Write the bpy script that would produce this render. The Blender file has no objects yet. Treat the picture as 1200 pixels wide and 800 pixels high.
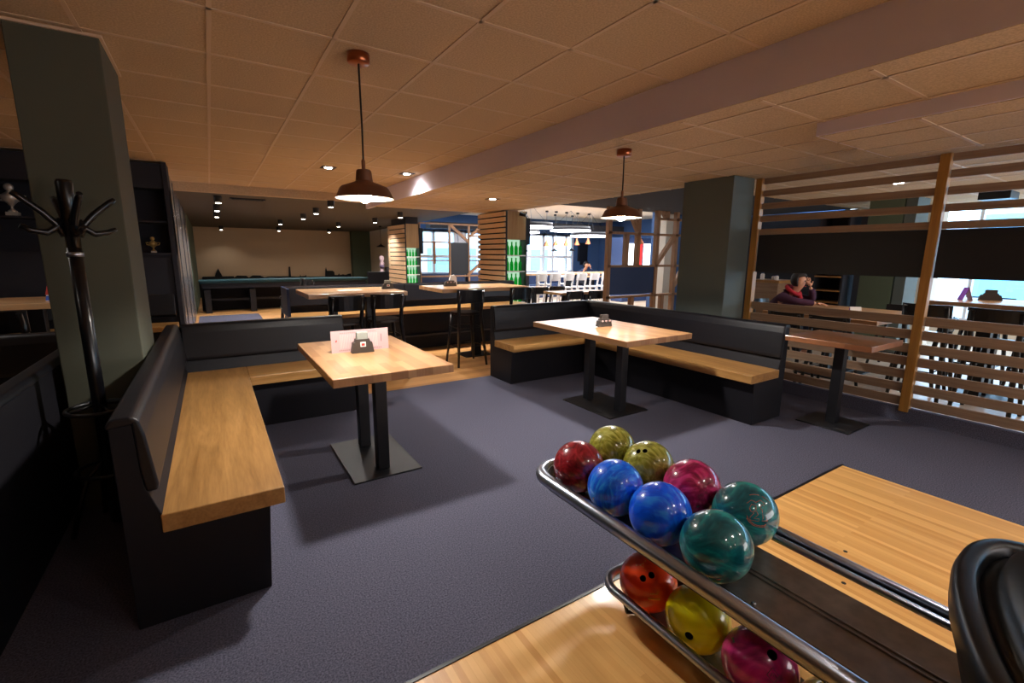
import bpy, bmesh, math, random
from mathutils import Vector, Matrix
random.seed(7)
scene = bpy.context.scene
COL = scene.collection
PI = math.pi
S = 0.886          # room drawn in units of the eye height / 1.58; S turns them into metres
SC = S

# ------------------------------------------------------------------ materials
def lin(c):
    c = c.lstrip('#')
    v = [int(c[i:i+2], 16) / 255 for i in (0, 2, 4)]
    return tuple((x / 12.92 if x <= .04045 else ((x + .055) / 1.055) ** 2.4) for x in v) + (1,)

def newmat(name):
    m = bpy.data.materials.new(name); m.use_nodes = True
    nt = m.node_tree
    return m, nt, nt.nodes['Principled BSDF']

def N(nt, kind, **kw):
    n = nt.nodes.new(kind)
    for k, v in kw.items():
        if k in n.inputs: n.inputs[k].default_value = v
        else: setattr(n, k, v)
    return n

def plain(name, col, rough=.5, metal=0, spec=.5, coat=0, bump=0, bscale=200, var=0):
    m, nt, b = newmat(name)
    c = lin(col) if isinstance(col, str) else tuple(col) + (1,)
    b.inputs['Base Color'].default_value = c
    b.inputs['Roughness'].default_value = rough
    b.inputs['Metallic'].default_value = metal
    b.inputs['Specular IOR Level'].default_value = spec
    b.inputs['Coat Weight'].default_value = coat
    b.inputs['Coat Roughness'].default_value = .06
    if bump or var:
        tc = N(nt, 'ShaderNodeTexCoord'); no = N(nt, 'ShaderNodeTexNoise', Scale=bscale, Detail=3.0)
        nt.links.new(tc.outputs['Object'], no.inputs['Vector'])
        if bump:
            bp = N(nt, 'ShaderNodeBump', Strength=bump, Distance=.004)
            nt.links.new(no.outputs['Fac'], bp.inputs['Height']); nt.links.new(bp.outputs['Normal'], b.inputs['Normal'])
        if var:
            r = N(nt, 'ShaderNodeValToRGB')
            r.color_ramp.elements[0].position = .35; r.color_ramp.elements[1].position = .65
            r.color_ramp.elements[0].color = tuple(x * (1 - var) for x in c[:3]) + (1,)
            r.color_ramp.elements[1].color = tuple(min(1, x * (1 + var)) for x in c[:3]) + (1,)
            nt.links.new(no.outputs['Fac'], r.inputs['Fac']); nt.links.new(r.outputs['Color'], b.inputs['Base Color'])
    return m

def glow(name, col, strength):
    m, nt, b = newmat(name)
    nt.nodes.remove(b)
    e = N(nt, 'ShaderNodeEmission', Strength=strength)
    e.inputs['Color'].default_value = lin(col) if isinstance(col, str) else tuple(col) + (1,)
    nt.links.new(e.outputs[0], nt.nodes['Material Output'].inputs['Surface'])
    return m

def grain(name, dark, light, axis=1, rough=.42, scale=1.0, streak=14, coat=.0):
    """veneer with long grain running along AXIS"""
    m, nt, b = newmat(name)
    tc = N(nt, 'ShaderNodeTexCoord'); mp = N(nt, 'ShaderNodeMapping')
    sc = [streak * scale] * 3; sc[axis] = 1.1 * scale
    mp.inputs['Scale'].default_value = sc
    n1 = N(nt, 'ShaderNodeTexNoise', Scale=1.0, Detail=6.0, Roughness=.6, Distortion=.7)
    n2 = N(nt, 'ShaderNodeTexNoise', Scale=7.0, Detail=3.0)
    mx = N(nt, 'ShaderNodeMix'); mx.inputs[0].default_value = .3
    r = N(nt, 'ShaderNodeValToRGB')
    r.color_ramp.elements[0].position = .3; r.color_ramp.elements[0].color = lin(dark)
    r.color_ramp.elements[1].position = .7; r.color_ramp.elements[1].color = lin(light)
    L = nt.links.new
    L(tc.outputs['Object'], mp.inputs['Vector']); L(mp.outputs[0], n1.inputs['Vector']); L(mp.outputs[0], n2.inputs['Vector'])
    L(n1.outputs['Fac'], mx.inputs[2]); L(n2.outputs['Fac'], mx.inputs[3])
    L(mx.outputs[0], r.inputs['Fac']); L(r.outputs['Color'], b.inputs['Base Color'])
    b.inputs['Roughness'].default_value = rough; b.inputs['Coat Weight'].default_value = coat
    b.inputs['Coat Roughness'].default_value = .15
    return m

def staves(name, dark, light, width=.05, length=.45, along_y=False, rough=.4, coat=0., mortar=None, plane='XY'):
    """glued boards: rows of WIDTH, each row cut into LENGTH pieces"""
    m, nt, b = newmat(name)
    L = nt.links.new
    tc = N(nt, 'ShaderNodeTexCoord'); sp = N(nt, 'ShaderNodeSeparateXYZ'); cb = N(nt, 'ShaderNodeCombineXYZ')
    L(tc.outputs['Object'], sp.inputs[0])
    u, v = ('Y', 'X') if along_y else ('X', 'Y')
    L(sp.outputs[u], cb.inputs['X']); L(sp.outputs[v], cb.inputs['Y'])
    br = N(nt, 'ShaderNodeTexBrick', Scale=1.0)
    br.inputs['Color1'].default_value = (0, 0, 0, 1); br.inputs['Color2'].default_value = (1, 1, 1, 1)
    br.inputs['Mortar'].default_value = (.35, .35, .35, 1)
    br.inputs['Mortar Size'].default_value = .0006 if mortar is None else mortar
    br.inputs['Mortar Smooth'].default_value = 0
    br.inputs['Brick Width'].default_value = length; br.inputs['Row Height'].default_value = width
    br.offset = .37; br.offset_frequency = 3
    L(cb.outputs[0], br.inputs['Vector'])
    mp = N(nt, 'ShaderNodeMapping'); mp.inputs['Scale'].default_value = (3, 60, 60)
    no = N(nt, 'ShaderNodeTexNoise', Scale=1.0, Detail=5.0, Roughness=.65)
    L(cb.outputs[0], mp.inputs['Vector']); L(mp.outputs[0], no.inputs['Vector'])
    mx = N(nt, 'ShaderNodeMix'); mx.inputs[0].default_value = .42
    L(br.outputs['Color'], mx.inputs[2]); L(no.outputs['Fac'], mx.inputs[3])
    r = N(nt, 'ShaderNodeValToRGB')
    r.color_ramp.elements[0].position = .12; r.color_ramp.elements[0].color = lin(dark)
    r.color_ramp.elements[1].position = .85; r.color_ramp.elements[1].color = lin(light)
    L(mx.outputs[0], r.inputs['Fac']); L(r.outputs['Color'], b.inputs['Base Color'])
    b.inputs['Roughness'].default_value = rough
    b.inputs['Coat Weight'].default_value = coat; b.inputs['Coat Roughness'].default_value = .12
    return m

def marble(name, cols, scale=9, dist=2.5, rough=.12, stretch=(1, 1, 1), contrast=(.3, .5, .7)):
    m, nt, b = newmat(name)
    L = nt.links.new
    tc = N(nt, 'ShaderNodeTexCoord'); mp = N(nt, 'ShaderNodeMapping')
    mp.inputs['Scale'].default_value = stretch; mp.inputs['Rotation'].default_value = (.5, .8, .3)
    no = N(nt, 'ShaderNodeTexNoise', Scale=scale, Detail=5.0, Roughness=.55, Distortion=dist)
    r = N(nt, 'ShaderNodeValToRGB')
    cr = r.color_ramp
    while len(cr.elements) < len(cols): cr.elements.new(.5)
    for e, c, p in zip(cr.elements, cols, contrast): e.position = p; e.color = lin(c)
    L(tc.outputs['Object'], mp.inputs['Vector']); L(mp.outputs[0], no.inputs['Vector'])
    L(no.outputs['Fac'], r.inputs['Fac']); L(r.outputs['Color'], b.inputs['Base Color'])
    b.inputs['Roughness'].default_value = .3; b.inputs['Coat Weight'].default_value = 1; b.inputs['Specular IOR Level'].default_value = .2
    b.inputs['Coat Roughness'].default_value = .02
    return m

def tinted_glass(name, col, clear=.75):
    m, nt, b = newmat(name)
    L = nt.links.new
    t = N(nt, 'ShaderNodeBsdfTransparent'); t.inputs['Color'].default_value = lin(col)
    mx = N(nt, 'ShaderNodeMixShader'); mx.inputs[0].default_value = clear
    b.inputs['Base Color'].default_value = lin(col); b.inputs['Roughness'].default_value = .1
    L(b.outputs[0], mx.inputs[1]); L(t.outputs[0], mx.inputs[2])
    L(mx.outputs[0], nt.nodes['Material Output'].inputs['Surface'])
    return m

M = {}
M['carpet'] = plain('carpet', '#535362', .95, spec=.05, bump=.4, bscale=150, var=.38)
M['tile'] = plain('ceiling_tile', '#c6b092', .95, spec=.1, bump=.2, bscale=110, var=.13)
M['tbar'] = plain('ceiling_bar', '#cbb498', .5)
M['bulkhead'] = plain('bulkhead_paint', '#e4dcec', .85, spec=.2)
M['dark_ceiling'] = plain('dark_ceiling_paint', '#4c463f', .9)
M['cream_ceiling'] = plain('cream_ceiling_paint', '#d8cbb4', .9)
M['black_ceiling'] = plain('black_ceiling_paint', '#33343a', .9)
M['beige_wall'] = plain('beige_wall_paint', '#c9ae8d', .9)
M['white_wall'] = plain('white_wall_paint', '#d2c8b8', .9)
M['green_wall'] = plain('green_wall_paint', '#54614f', .85)
M['blue_wall'] = plain('blue_light_and_paint', '#34527d', .85)  # blue light of the bar put into wall colour; also paints a blue column
M['dark_wall'] = plain('dark_wall_paint', '#22232c', .85)
M['olive_column'] = plain('olive_column_paint', '#494a3c', .8, bump=.05, bscale=60)
M['teal_column'] = plain('teal_column_paint', '#57615e', .8, bump=.05, bscale=60)
M['pale_floor'] = staves('pale_floor_boards', '#b79b80', '#d6bfa6', .12, 1.2, rough=.35)
M['oak_floor'] = staves('oak_floor_boards', '#9c6b39', '#cf9c62', .13, 1.1, rough=.4)
M['lane'] = staves('lane_boards', '#c48b48', '#e8b872', .026, 1.4, along_y=True, rough=.38, coat=.15)
M['oak_y'] = grain('oak_veneer_long', '#7d5628', '#b88a50', 1, rough=.4, coat=.15)
M['oak_x'] = grain('oak_veneer_cross', '#7d5628', '#b88a50', 0, rough=.4, coat=.15)
M['block'] = staves('butcher_block', '#94653e', '#bd9164', .05, .38, along_y=True, rough=.33, coat=.25)
M['block_x'] = staves('butcher_block_cross', '#a8784c', '#cfa678', .05, .4, rough=.33, coat=.2)
M['walnut_block'] = staves('brown_butcher_block', '#7d4e30', '#a06c48', .06, .4, along_y=True, rough=.3, coat=.25)
M['slat'] = grain('slat_wood', '#836650', '#a38a70', 1, rough=.55, streak=30)
M['post_wood'] = grain('post_wood', '#8d6023', '#b5843a', 2, rough=.45, streak=30)
M['pale_slat'] = grain('pale_slat_wood', '#d0ad88', '#ecd0ab', 1, rough=.6, streak=30)
M['panel_wood'] = grain('panel_wood', '#8f6f45', '#b08f60', 2, rough=.55, streak=25)
M['frame_wood'] = grain('frame_wood', '#855b3a', '#a97e58', 2, rough=.6, streak=30)
M['leather'] = plain('black_leather', '#101016', .4, spec=.35, bump=.12, bscale=120)
M['laminate'] = plain('black_laminate', '#131218', .6, spec=.25, bump=.03, bscale=90)
M['grey_laminate'] = plain('grey_laminate', '#2f2d34', .6)
M['black_metal'] = plain('black_metal', '#141418', .42, metal=.2)
M['gloss_black'] = plain('gloss_black', '#07070b', .3, spec=.4, coat=.25)
M['black_plastic'] = plain('black_plastic', '#08080b', .36, spec=.35, bump=.04, bscale=400)
M['screen_black'] = plain('black_panel', '#0b0b10', .5)
M['steel'] = plain('brushed_steel', '#a6adba', .3, metal=1, bump=.03, bscale=300)
M['dark_steel'] = plain('dark_steel', '#7a716a', .36, metal=.85, bump=.06, bscale=25, var=.12)
M['wall_metal'] = grain('brushed_wall_metal', '#b8b8be', '#c6c6cc', 2, rough=.27, streak=.8)
for _n in M['wall_metal'].node_tree.nodes:
    if _n.type == 'BSDF_PRINCIPLED': _n.inputs['Metallic'].default_value = .85
M['copper'] = plain('copper', '#b26a48', .28, metal=1)
M['bronze'] = plain('bronzed_shade', '#7d5a47', .38, metal=.8)
M['shade_inside'] = plain('white_shade_lining', '#f4efe6', .6)
M['cord'] = plain('cord', '#17120f', .6)
M['bulb'] = glow('lamp_bulb', (1, .9, .74), 90)
M['spot_lens'] = glow('spot_lens', (1, .92, .82), 14)
M['down_lens'] = glow('downlight_lens', (1, .93, .84), 60)
M['ring_glow'] = glow('ring_light_diffuser', (.93, .9, 1), 9)
M['niche_glow'] = glow('lit_niche_back', (.55, .9, .62), .6)
M['bottle'] = tinted_glass('green_glass', '#1fd65a', .6)
M['silver'] = plain('trophy_silver', '#d9d4cc', .3, metal=.6)
M['gold'] = plain('trophy_gold', '#c8a868', .3, metal=.6)
M['trophy_base'] = plain('trophy_base_stone', '#b9b0a0', .4)
M['felt'] = plain('teal_cloth', '#0e3c46', .7)
M['paper'] = plain('pink_paper', '#b99a98', .7)
M['print'] = plain('menu_print', '#8d6f74', .8)
M['red_print'] = plain('red_print', '#b33a32', .7)
M['white_paper'] = plain('white_paper', '#efe9e4', .7)
M['holder'] = plain('dark_holder', '#3a322c', .5)
M['holder_pad'] = plain('grey_green_napkins', '#8f938a', .7)
M['white_paint'] = plain('white_paint', '#e6e4e2', .45)
M['window_white'] = plain('white_window_frame', '#d9dbe2', .5)
M['navy'] = plain('navy_upholstery', '#26375c', .6)
M['skin'] = plain('skin', '#c08a6c', .6)
M['plum'] = plain('plum_hoodie', '#3d1630', .9)
M['scarf'] = plain('red_scarf', '#a01622', .9)
M['hair'] = plain('dark_hair', '#1d120e', .7)
M['jeans'] = plain('dark_jeans', '#1a1d2b', .9)
M['hole'] = plain('finger_hole_black', '#050505', .7)
M['purple'] = plain('purple_card', '#7a3aa0', .6)
M['street'] = plain('street_paving', '#b9c3cc', .9)
M['facade'] = plain('pale_facade', '#d5e4ea', .8)
M['facade_glass'] = plain('teal_facade_glass', '#7fbccf', .25)
M['red_sign'] = glow('red_sign', (.9, .05, .05), 1.2)
M['white_sign'] = glow('lit_cooler', (.85, .93, 1), 4)

# glass pane
_m, _nt, _b = newmat('window_glass'); _nt.nodes.remove(_b)
_t = N(_nt, 'ShaderNodeBsdfTransparent'); _t.inputs['Color'].default_value = (.93, .97, 1, 1)
_g = N(_nt, 'ShaderNodeBsdfGlossy', Roughness=.02); _x = N(_nt, 'ShaderNodeMixShader'); _x.inputs[0].default_value = .05
_nt.links.new(_t.outputs[0], _x.inputs[1]); _nt.links.new(_g.outputs[0], _x.inputs[2])
_nt.links.new(_x.outputs[0], _nt.nodes['Material Output'].inputs['Surface']); M['glass'] = _m

# ------------------------------------------------------------------ shapes
def BM(): return bmesh.new()

def box(bm, x0, x1, y0, y1, z0, z1, mat=None, bev=0):
    vs = [bm.verts.new((x, y, z)) for z in (z0, z1) for y in (y0, y1) for x in (x0, x1)]
    if mat is not None:
        for v in vs: v.co = mat @ v.co
    fs = [bm.faces.new([vs[i] for i in q]) for q in ((0, 2, 3, 1), (4, 5, 7, 6), (0, 1, 5, 4), (2, 6, 7, 3), (0, 4, 6, 2), (1, 3, 7, 5))]
    if bev:
        es = list({e for f in fs for e in f.edges})
        bmesh.ops.bevel(bm, geom=es, offset=bev, segments=2, affect='EDGES', profile=.6)
    return bm

def frame_to(d):
    d = d.normalized()
    a = Vector((0, 0, 1)) if abs(d.z) < .9 else Vector((1, 0, 0))
    u = a.cross(d).normalized(); v = d.cross(u)
    return u, v

def tube(bm, pts, r, seg=12, closed=False, cap=True):
    """round bar through PTS; R a number or one per point"""
    pts = [Vector(p) for p in pts]; n = len(pts)
    rs = r if isinstance(r, (list, tuple)) else [r] * n
    rings = []; u = None
    for i, p in enumerate(pts):
        a = pts[(i - 1) % n] if (closed or i > 0) else p
        b = pts[(i + 1) % n] if (closed or i < n - 1) else p
        d = (b - a).normalized()
        if u is None: u, v = frame_to(d)
        else:
            u = (u - d * u.dot(d)).normalized()
        v = d.cross(u)
        rings.append([bm.verts.new(p + (u * math.cos(2 * PI * k / seg) + v * math.sin(2 * PI * k / seg)) * rs[i]) for k in range(seg)])
    m = n if closed else n - 1
    for i in range(m):
        A, B = rings[i], rings[(i + 1) % n]
        for k in range(seg):
            f = bm.faces.new((A[k], A[(k + 1) % seg], B[(k + 1) % seg], B[k])); f.smooth = True
    if cap and not closed:
        bm.faces.new(list(reversed(rings[0]))); bm.faces.new(rings[-1])
    return bm

def lathe(bm, prof, c=(0, 0, 0), seg=24, cap=True):
    """PROF: (radius, z) pairs bottom up"""
    rings = []
    for r, z in prof:
        rings.append([bm.verts.new((c[0] + max(r, 1e-4) * math.cos(2 * PI * k / seg), c[1] + max(r, 1e-4) * math.sin(2 * PI * k / seg), c[2] + z)) for k in range(seg)])
    for A, B in zip(rings, rings[1:]):
        for k in range(seg):
            f = bm.faces.new((A[k], A[(k + 1) % seg], B[(k + 1) % seg], B[k])); f.smooth = True
    if cap:
        bm.faces.new(list(reversed(rings[0]))); bm.faces.new(rings[-1])
    return bm

def prism(bm, poly, a0, a1, axis='y', mat=None):
    """POLY in the plane square to AXIS, pushed from a0 to a1"""
    def P(p, a):
        q = {'y': (p[0], a, p[1]), 'x': (a, p[0], p[1]), 'z': (p[0], p[1], a)}[axis]
        return (mat @ Vector(q)) if mat is not None else q
    A = [bm.verts.new(P(p, a0)) for p in poly]; B = [bm.verts.new(P(p, a1)) for p in poly]
    n = len(poly)
    bm.faces.new(A); bm.faces.new(list(reversed(B)))
    for i in range(n): bm.faces.new((A[i], B[i], B[(i + 1) % n], A[(i + 1) % n]))
    bmesh.ops.recalc_face_normals(bm, faces=bm.faces[:])
    return bm

def obj(name, bm, mat, parent=None, bevel=0, smooth=False, seg=2):
    """BM in scene coordinates (units) -> one mesh object, under PARENT if given"""
    bmesh.ops.recalc_face_normals(bm, faces=bm.faces[:])
    bm.transform(Matrix.Scale(SC, 4))
    if parent is not None:
        o0 = Vector((0, 0, 0)); q = parent
        while q is not None: o0 += q.location; q = q.parent
        bm.transform(Matrix.Translation(-o0))
    me = bpy.data.meshes.new(name); bm.to_mesh(me); bm.free()
    me.materials.append(M[mat] if isinstance(mat, str) else mat)
    o = bpy.data.objects.new(name, me); COL.objects.link(o)
    if parent is not None: o.parent = parent
    if smooth:
        for p in me.polygons: p.use_smooth = True
        me.set_sharp_from_angle(angle=math.radians(28))
    if bevel:
        b = o.modifiers.new('edge', 'BEVEL'); b.width = bevel * SC; b.segments = seg; b.limit_method = 'ANGLE'
        b.harden_normals = False
    return o

def tag(o, label, cat, group=None):
    o['label'] = label; o['category'] = cat
    if group: o['group'] = group
    return o

def thing(name, label, cat, loc=(0, 0, 0), group=None):
    o = bpy.data.objects.new(name, None); COL.objects.link(o)
    o.empty_display_size = .1
    o.location = Vector(loc) * SC
    return tag(o, label, cat, group)

def struct(name, bm, mat, **kw):
    o = obj(name, bm, mat, **kw); o['kind'] = 'structure'; return o

def dup(root, loc, rotz, label, group=None, scale=None):
    def cp(o, parent):
        c = o.copy(); COL.objects.link(c)
        if parent is not None: c.parent = parent
        for ch in list(o.children): cp(ch, c)
        return c
    r = cp(root, None); r.location = Vector(loc) * SC; r.rotation_euler = (0, 0, rotz)
    r['label'] = label
    if group: r['group'] = group
    return r

def light(kind, name, loc, energy, color, parent=None, size=.05, spot=None, blend=.5, rot=None):
    l = bpy.data.lights.new(name, kind); l.energy = energy; l.color = color
    if kind in ('POINT', 'SPOT'): l.shadow_soft_size = size
    if kind == 'SPOT': l.spot_size = spot; l.spot_blend = blend
    if kind == 'AREA': l.size = size
    o = bpy.data.objects.new(name, l); COL.objects.link(o)
    o.location = Vector(loc) * SC
    if rot: o.rotation_euler = rot
    if parent is not None:
        o.parent = parent; o.location = Vector(loc) * SC - parent.location
    return o

# ------------------------------------------------------------------ camera
yaw, pit, roll = map(math.radians, (32.72, 10.55, .425))
F = Vector((math.sin(yaw) * math.cos(pit), math.cos(yaw) * math.cos(pit), -math.sin(pit)))
R = F.cross(Vector((0, 0, 1))).normalized(); U = R.cross(F)
R2 = R * math.cos(roll) + U * math.sin(roll); U2 = U * math.cos(roll) - R * math.sin(roll)
cam = bpy.data.cameras.new('camera'); cam.sensor_width = 36; cam.lens = 36 * 543.3 / 1200; cam.clip_start = .02
co = bpy.data.objects.new('camera', cam); COL.objects.link(co)
co.matrix_world = Matrix(((R2.x, U2.x, -F.x, 0), (R2.y, U2.y, -F.y, 0), (R2.z, U2.z, -F.z, 1.58 * S), (0, 0, 0, 1)))
scene.camera = co

# ------------------------------------------------------------------ room shell
XL, XR, YB, YF = -5.0, 14.0, -5.0, 20.0      # hall limits (units)
struct('floor_carpet', box(BM(), XL, 5.6, YB, 5.2, -.2, 0), 'carpet')
struct('floor_oak', box(BM(), XL, 5.6, 5.2, YF, -.2, 0), 'oak_floor')
struct('floor_pale', box(BM(), 5.6, XR, YB, 15.0, -.2, 0), 'pale_floor')
struct('floor_carpet_patch', box(BM(), -.36, .95, 10.6, 14.0, 0, .006), 'carpet')
struct('floor_approach', box(BM(), -4.0, 3.96, YB, 1.432, 0, .004), 'lane')
struct('trim_approach', box(BM(), -4.0, 3.975, 1.432, 1.447, 0, .008), 'black_metal')

def bars(bm, x0, x1, y0, y1, z, ox, sx, oy, sy, w=.024, h=.004):
    k = math.ceil((x0 - ox) / sx)
    while ox + k * sx < x1:
        x = ox + k * sx; box(bm, x - w / 2, x + w / 2, y0, y1, z - h, z); k += 1
    k = math.ceil((y0 - oy) / sy)
    while oy + k * sy < y1:
        y = oy + k * sy; box(bm, x0, x1, y - w / 2, y + w / 2, z - h, z); k += 1
    return bm
struct('ceiling_high', box(BM(), XL, 2.807, YB, 10.0, 2.77, 2.95), 'tile')
struct('trim_ceiling_high', bars(BM(), XL, 2.8, YB, 10, 2.77, .107, .595, 2.967, .63), 'tbar')
struct('ceiling_step', box(BM(), 2.807, 2.86, YB, 10.0, 2.502, 2.95), 'bulkhead')
struct('ceiling_low', box(BM(), 2.808, 5.53, YB, 9.42, 2.5, 2.72), 'tile')
struct('ceiling_low_far', box(BM(), 5.53, 12.0, YB, 4.2, 2.5, 2.72), 'tile')
struct('trim_ceiling_low', bars(BM(), 2.86, 5.53, YB, 9.42, 2.5, 3.03, .575, 1.72, .56), 'tbar')
struct('trim_ceiling_far', bars(BM(), 5.6, 12, YB, 4.2, 2.5, 3.03, .575, 1.72, .56), 'tbar')
struct('ceiling_soffit', box(BM(), 3.65, 4.93, YB, 1.765, 2.412, 2.5), 'bulkhead')
bm = BM(); box(bm, 3.665, 4.93, YB, 1.75, 2.408, 2.412)
struct('ceiling_soffit_tiles', bm, 'tile')
struct('trim_soffit', bars(BM(), 3.68, 4.93, YB, 1.75, 2.408, 3.03 + .02, .45, 1.2, .56), 'tbar')
struct('trim_fascia', box(BM(), XL, 2.86, 10.0, 10.12, 2.625, 2.95), 'tile')
bm = BM(); prism(bm, [(10.1, 2.63), (20.1, 2.478), (20.1, 2.7), (10.1, 2.8)], -.5, 2.85, 'x'); prism(bm, [(9.43, 2.64), (20.1, 2.478), (20.1, 2.7), (9.43, 2.8)], 2.85, 5.6, 'x')
struct('ceiling_dark', bm, 'dark_ceiling')
struct('ceiling_black', box(BM(), 5.54, 10.5, 4.2, 7.0, 2.5, 2.7), 'black_ceiling')
struct('ceiling_cream', box(BM(), 5.6, XR, 7.0, 15.0, 2.95, 3.1), 'cream_ceiling')
struct('wall_ceiling_edge', box(BM(), 5.56, 10.5, 6.95, 7.0, 2.5, 3.1), 'black_ceiling')
# walls
struct('wall_far', box(BM(), -.5, 5.1, YF, YF + .15, 0, 2.6), 'beige_wall')
struct('wall_far_pier', box(BM(), 4.9, 5.7, YF - .35, YF + .15, 0, 2.6), 'green_wall')
struct('wall_far_low', box(BM(), -.5, 4.9, YF - .03, YF, 0, .62), 'dark_wall')
struct('wall_side', box(BM(), 5.62, 5.72, 15.1, 19.7, 0, 2.75), 'white_wall')
struct('wall_metal', box(BM(), -.5, -.42, 8.4, 14.3, 0, 2.75), 'wall_metal')
bm = BM()
for y in (9.7, 11.4, 13.0): box(bm, -.42, -.412, y, y + .05, 0, 2.7)
struct('trim_metal_wall', bm, 'gloss_black')
struct('wall_green', box(BM(), -.5, -.42, 14.3, YF + .1, 0, 2.75), 'green_wall')
struct('wall_left', box(BM(), XL - .1, XL, YB, 8.5, 0, 2.95), 'dark_wall')
struct('wall_left_back', box(BM(), XL, -.5, 8.42, 8.52, 0, 2.95), 'dark_wall')
struct('wall_near', box(BM(), XL, 12.0, YB - .1, YB, 0, 2.95), 'beige_wall')
struct('wall_bar', box(BM(), XR, XR + .1, 5.0, 15.0, 0, 3.1), 'blue_wall')  # blue glow of the bar area is carried by the wall colour
struct('wall_partition', box(BM(), 10.6, 10.7, 4.2, 7.0, 0, 2.5), 'dark_wall')
struct('wall_bar_return', box(BM(), 12.0, XR + .1, 4.9, 5.0, 0, 3.1), 'dark_wall')
# columns
struct('wall_column_left', box(BM(), -.80, -.412, 3.665, 4.33, 0, 2.77), 'olive_column', bevel=.006)
struct('trim_column_left', box(BM(), -.815, -.397, 3.65, 4.345, 2.755, 2.77), 'tbar')
struct('wall_column_right', box(BM(), 5.15, 5.57, 3.32, 4.0, 0, 2.5), 'teal_column', bevel=.006)

# window walls: frame members, a pane, daylight beyond
def window_wall(name, horiz, at, a0, a1, z0, z1, cuts, rail, side):
    """a wall with one long glazed opening between a0..a1, z0..z1"""
    def B(bm, p0, p1, q0, q1, d0, d1):
        if horiz: box(bm, p0, p1, at + d0, at + d1, q0, q1)
        else: box(bm, at + d0, at + d1, p0, p1, q0, q1)
    bm = BM()
    for c in cuts: B(bm, c[0], c[1], z0, z1, 0, .12)
    B(bm, a0, a1, z0 - .06, z0 + .04, -.03, .14); B(bm, a0, a1, z1 - .04, z1 + .05, 0, .12)
    for r in rail: B(bm, a0, a1, r - .05, r + .05, .01, .11)
    fr = struct(name, bm, 'window_white')
    bm = BM(); B(bm, a0, a1, z0, z1, .06, .066)
    g = obj('pane', bm, 'glass', fr); g['kind'] = 'structure'
W1 = (5.72, 13.9)
bm = BM()
box(bm, 5.72, 14.1, 15.0, 15.15, 0, .95); box(bm, 5.72, 14.1, 15.0, 15.15, 2.36, 3.1)
box(bm, 12.6, 14.1, 14.98, 15.16, .95, 2.36)
struct('wall_window', bm, 'blue_wall')  # blue light on the window header is put into its colour
bm = BM(); box(bm, 9.2, 9.75, 14.96, 15.16, .95, 2.36); box(bm, 7.35, 7.6, 14.96, 15.16, .95, 2.36); box(bm, 5.72, 9.0, 14.985, 15.0, .0, .9)
struct('wall_window_pier', bm, 'window_white')
window_wall('window_1', True, 15.0, 5.72, 12.6, .95, 2.36,
            [(5.72, 5.82), (6.4, 6.5), (7.2, 7.36), (7.6, 7.7), (8.35, 8.45), (9.1, 9.22), (9.72, 9.82), (10.25, 10.33), (11.02, 11.14), (11.5, 11.6), (12.2, 12.28), (12.5, 12.62)], [1.52], 1)
bm = BM()
box(bm, 12.0, 12.12, 3.72, 5.0, 0, 2.72); box(bm, 12.0, 12.12, YB, 3.72, 0, .42); box(bm, 12.0, 12.12, YB, 3.72, 2.62, 2.95)
struct('wall_right', bm, 'white_wall')
window_wall('window_2', False, 12.0, YB, 3.72, .42, 2.62, [(3.62, 3.74), (2.72, 2.77), (1.2, 1.26), (-.6, -.5), (-2.4, -2.3), (-4, -3.9)], [], 1)

# outside
struct('ground_street', box(BM(), 12.5, 34, -20, 40, -.4, -.3), 'street')
struct('ground_street_far', box(BM(), 4, 12.5, 15.5, 40, -.4, -.3), 'street')
def facade(name, label, x0, x1, y0, y1, h, rows, cols, horiz):
    t = thing(name, label, 'building', ((x0 + x1) / 2, (y0 + y1) / 2, -.3))
    obj('wall', box(BM(), x0, x1, y0, y1, -.3, h), 'facade', t)
    for r in range(rows):
        for c in range(cols):
            z0 = .4 + r * (h - .4) / rows; z1 = z0 + (h - .4) / rows * .62
            if horiz:
                w = (x1 - x0) / cols; b = box(BM(), x0 + c * w + .12 * w, x0 + c * w + .86 * w, y0 - .04, y0 + .02, z0, z1)
            else:
                w = (y1 - y0) / cols; b = box(BM(), x0 - .04, x0 + .02, y0 + c * w + .12 * w, y0 + c * w + .86 * w, z0, z1)
            obj('window', b, 'facade_glass', t)
facade('building', 'pale building with teal glazing across the street from the right hand window', 19, 22, -9, 4.6, 3.4, 2, 6, False)
facade('building', 'pale building with teal upper glazing beyond the far white framed windows', 7, 16, 21, 24, 5.2, 2, 6, True)
bpy.data.objects['pane'].name = 'pane'

# ------------------------------------------------------------------ benches
def section(bm, poly, along, a0, a1, flip, origin):
    """bench cross section POLY (distance from the back face, height) pushed along x or y"""
    ox, oy = origin
    if along == 'y': prism(bm, [(ox + flip * u, z) for u, z in poly], a0, a1, 'y')
    else: prism(bm, [(oy + flip * u, z) for u, z in poly], a0, a1, 'x')

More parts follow.
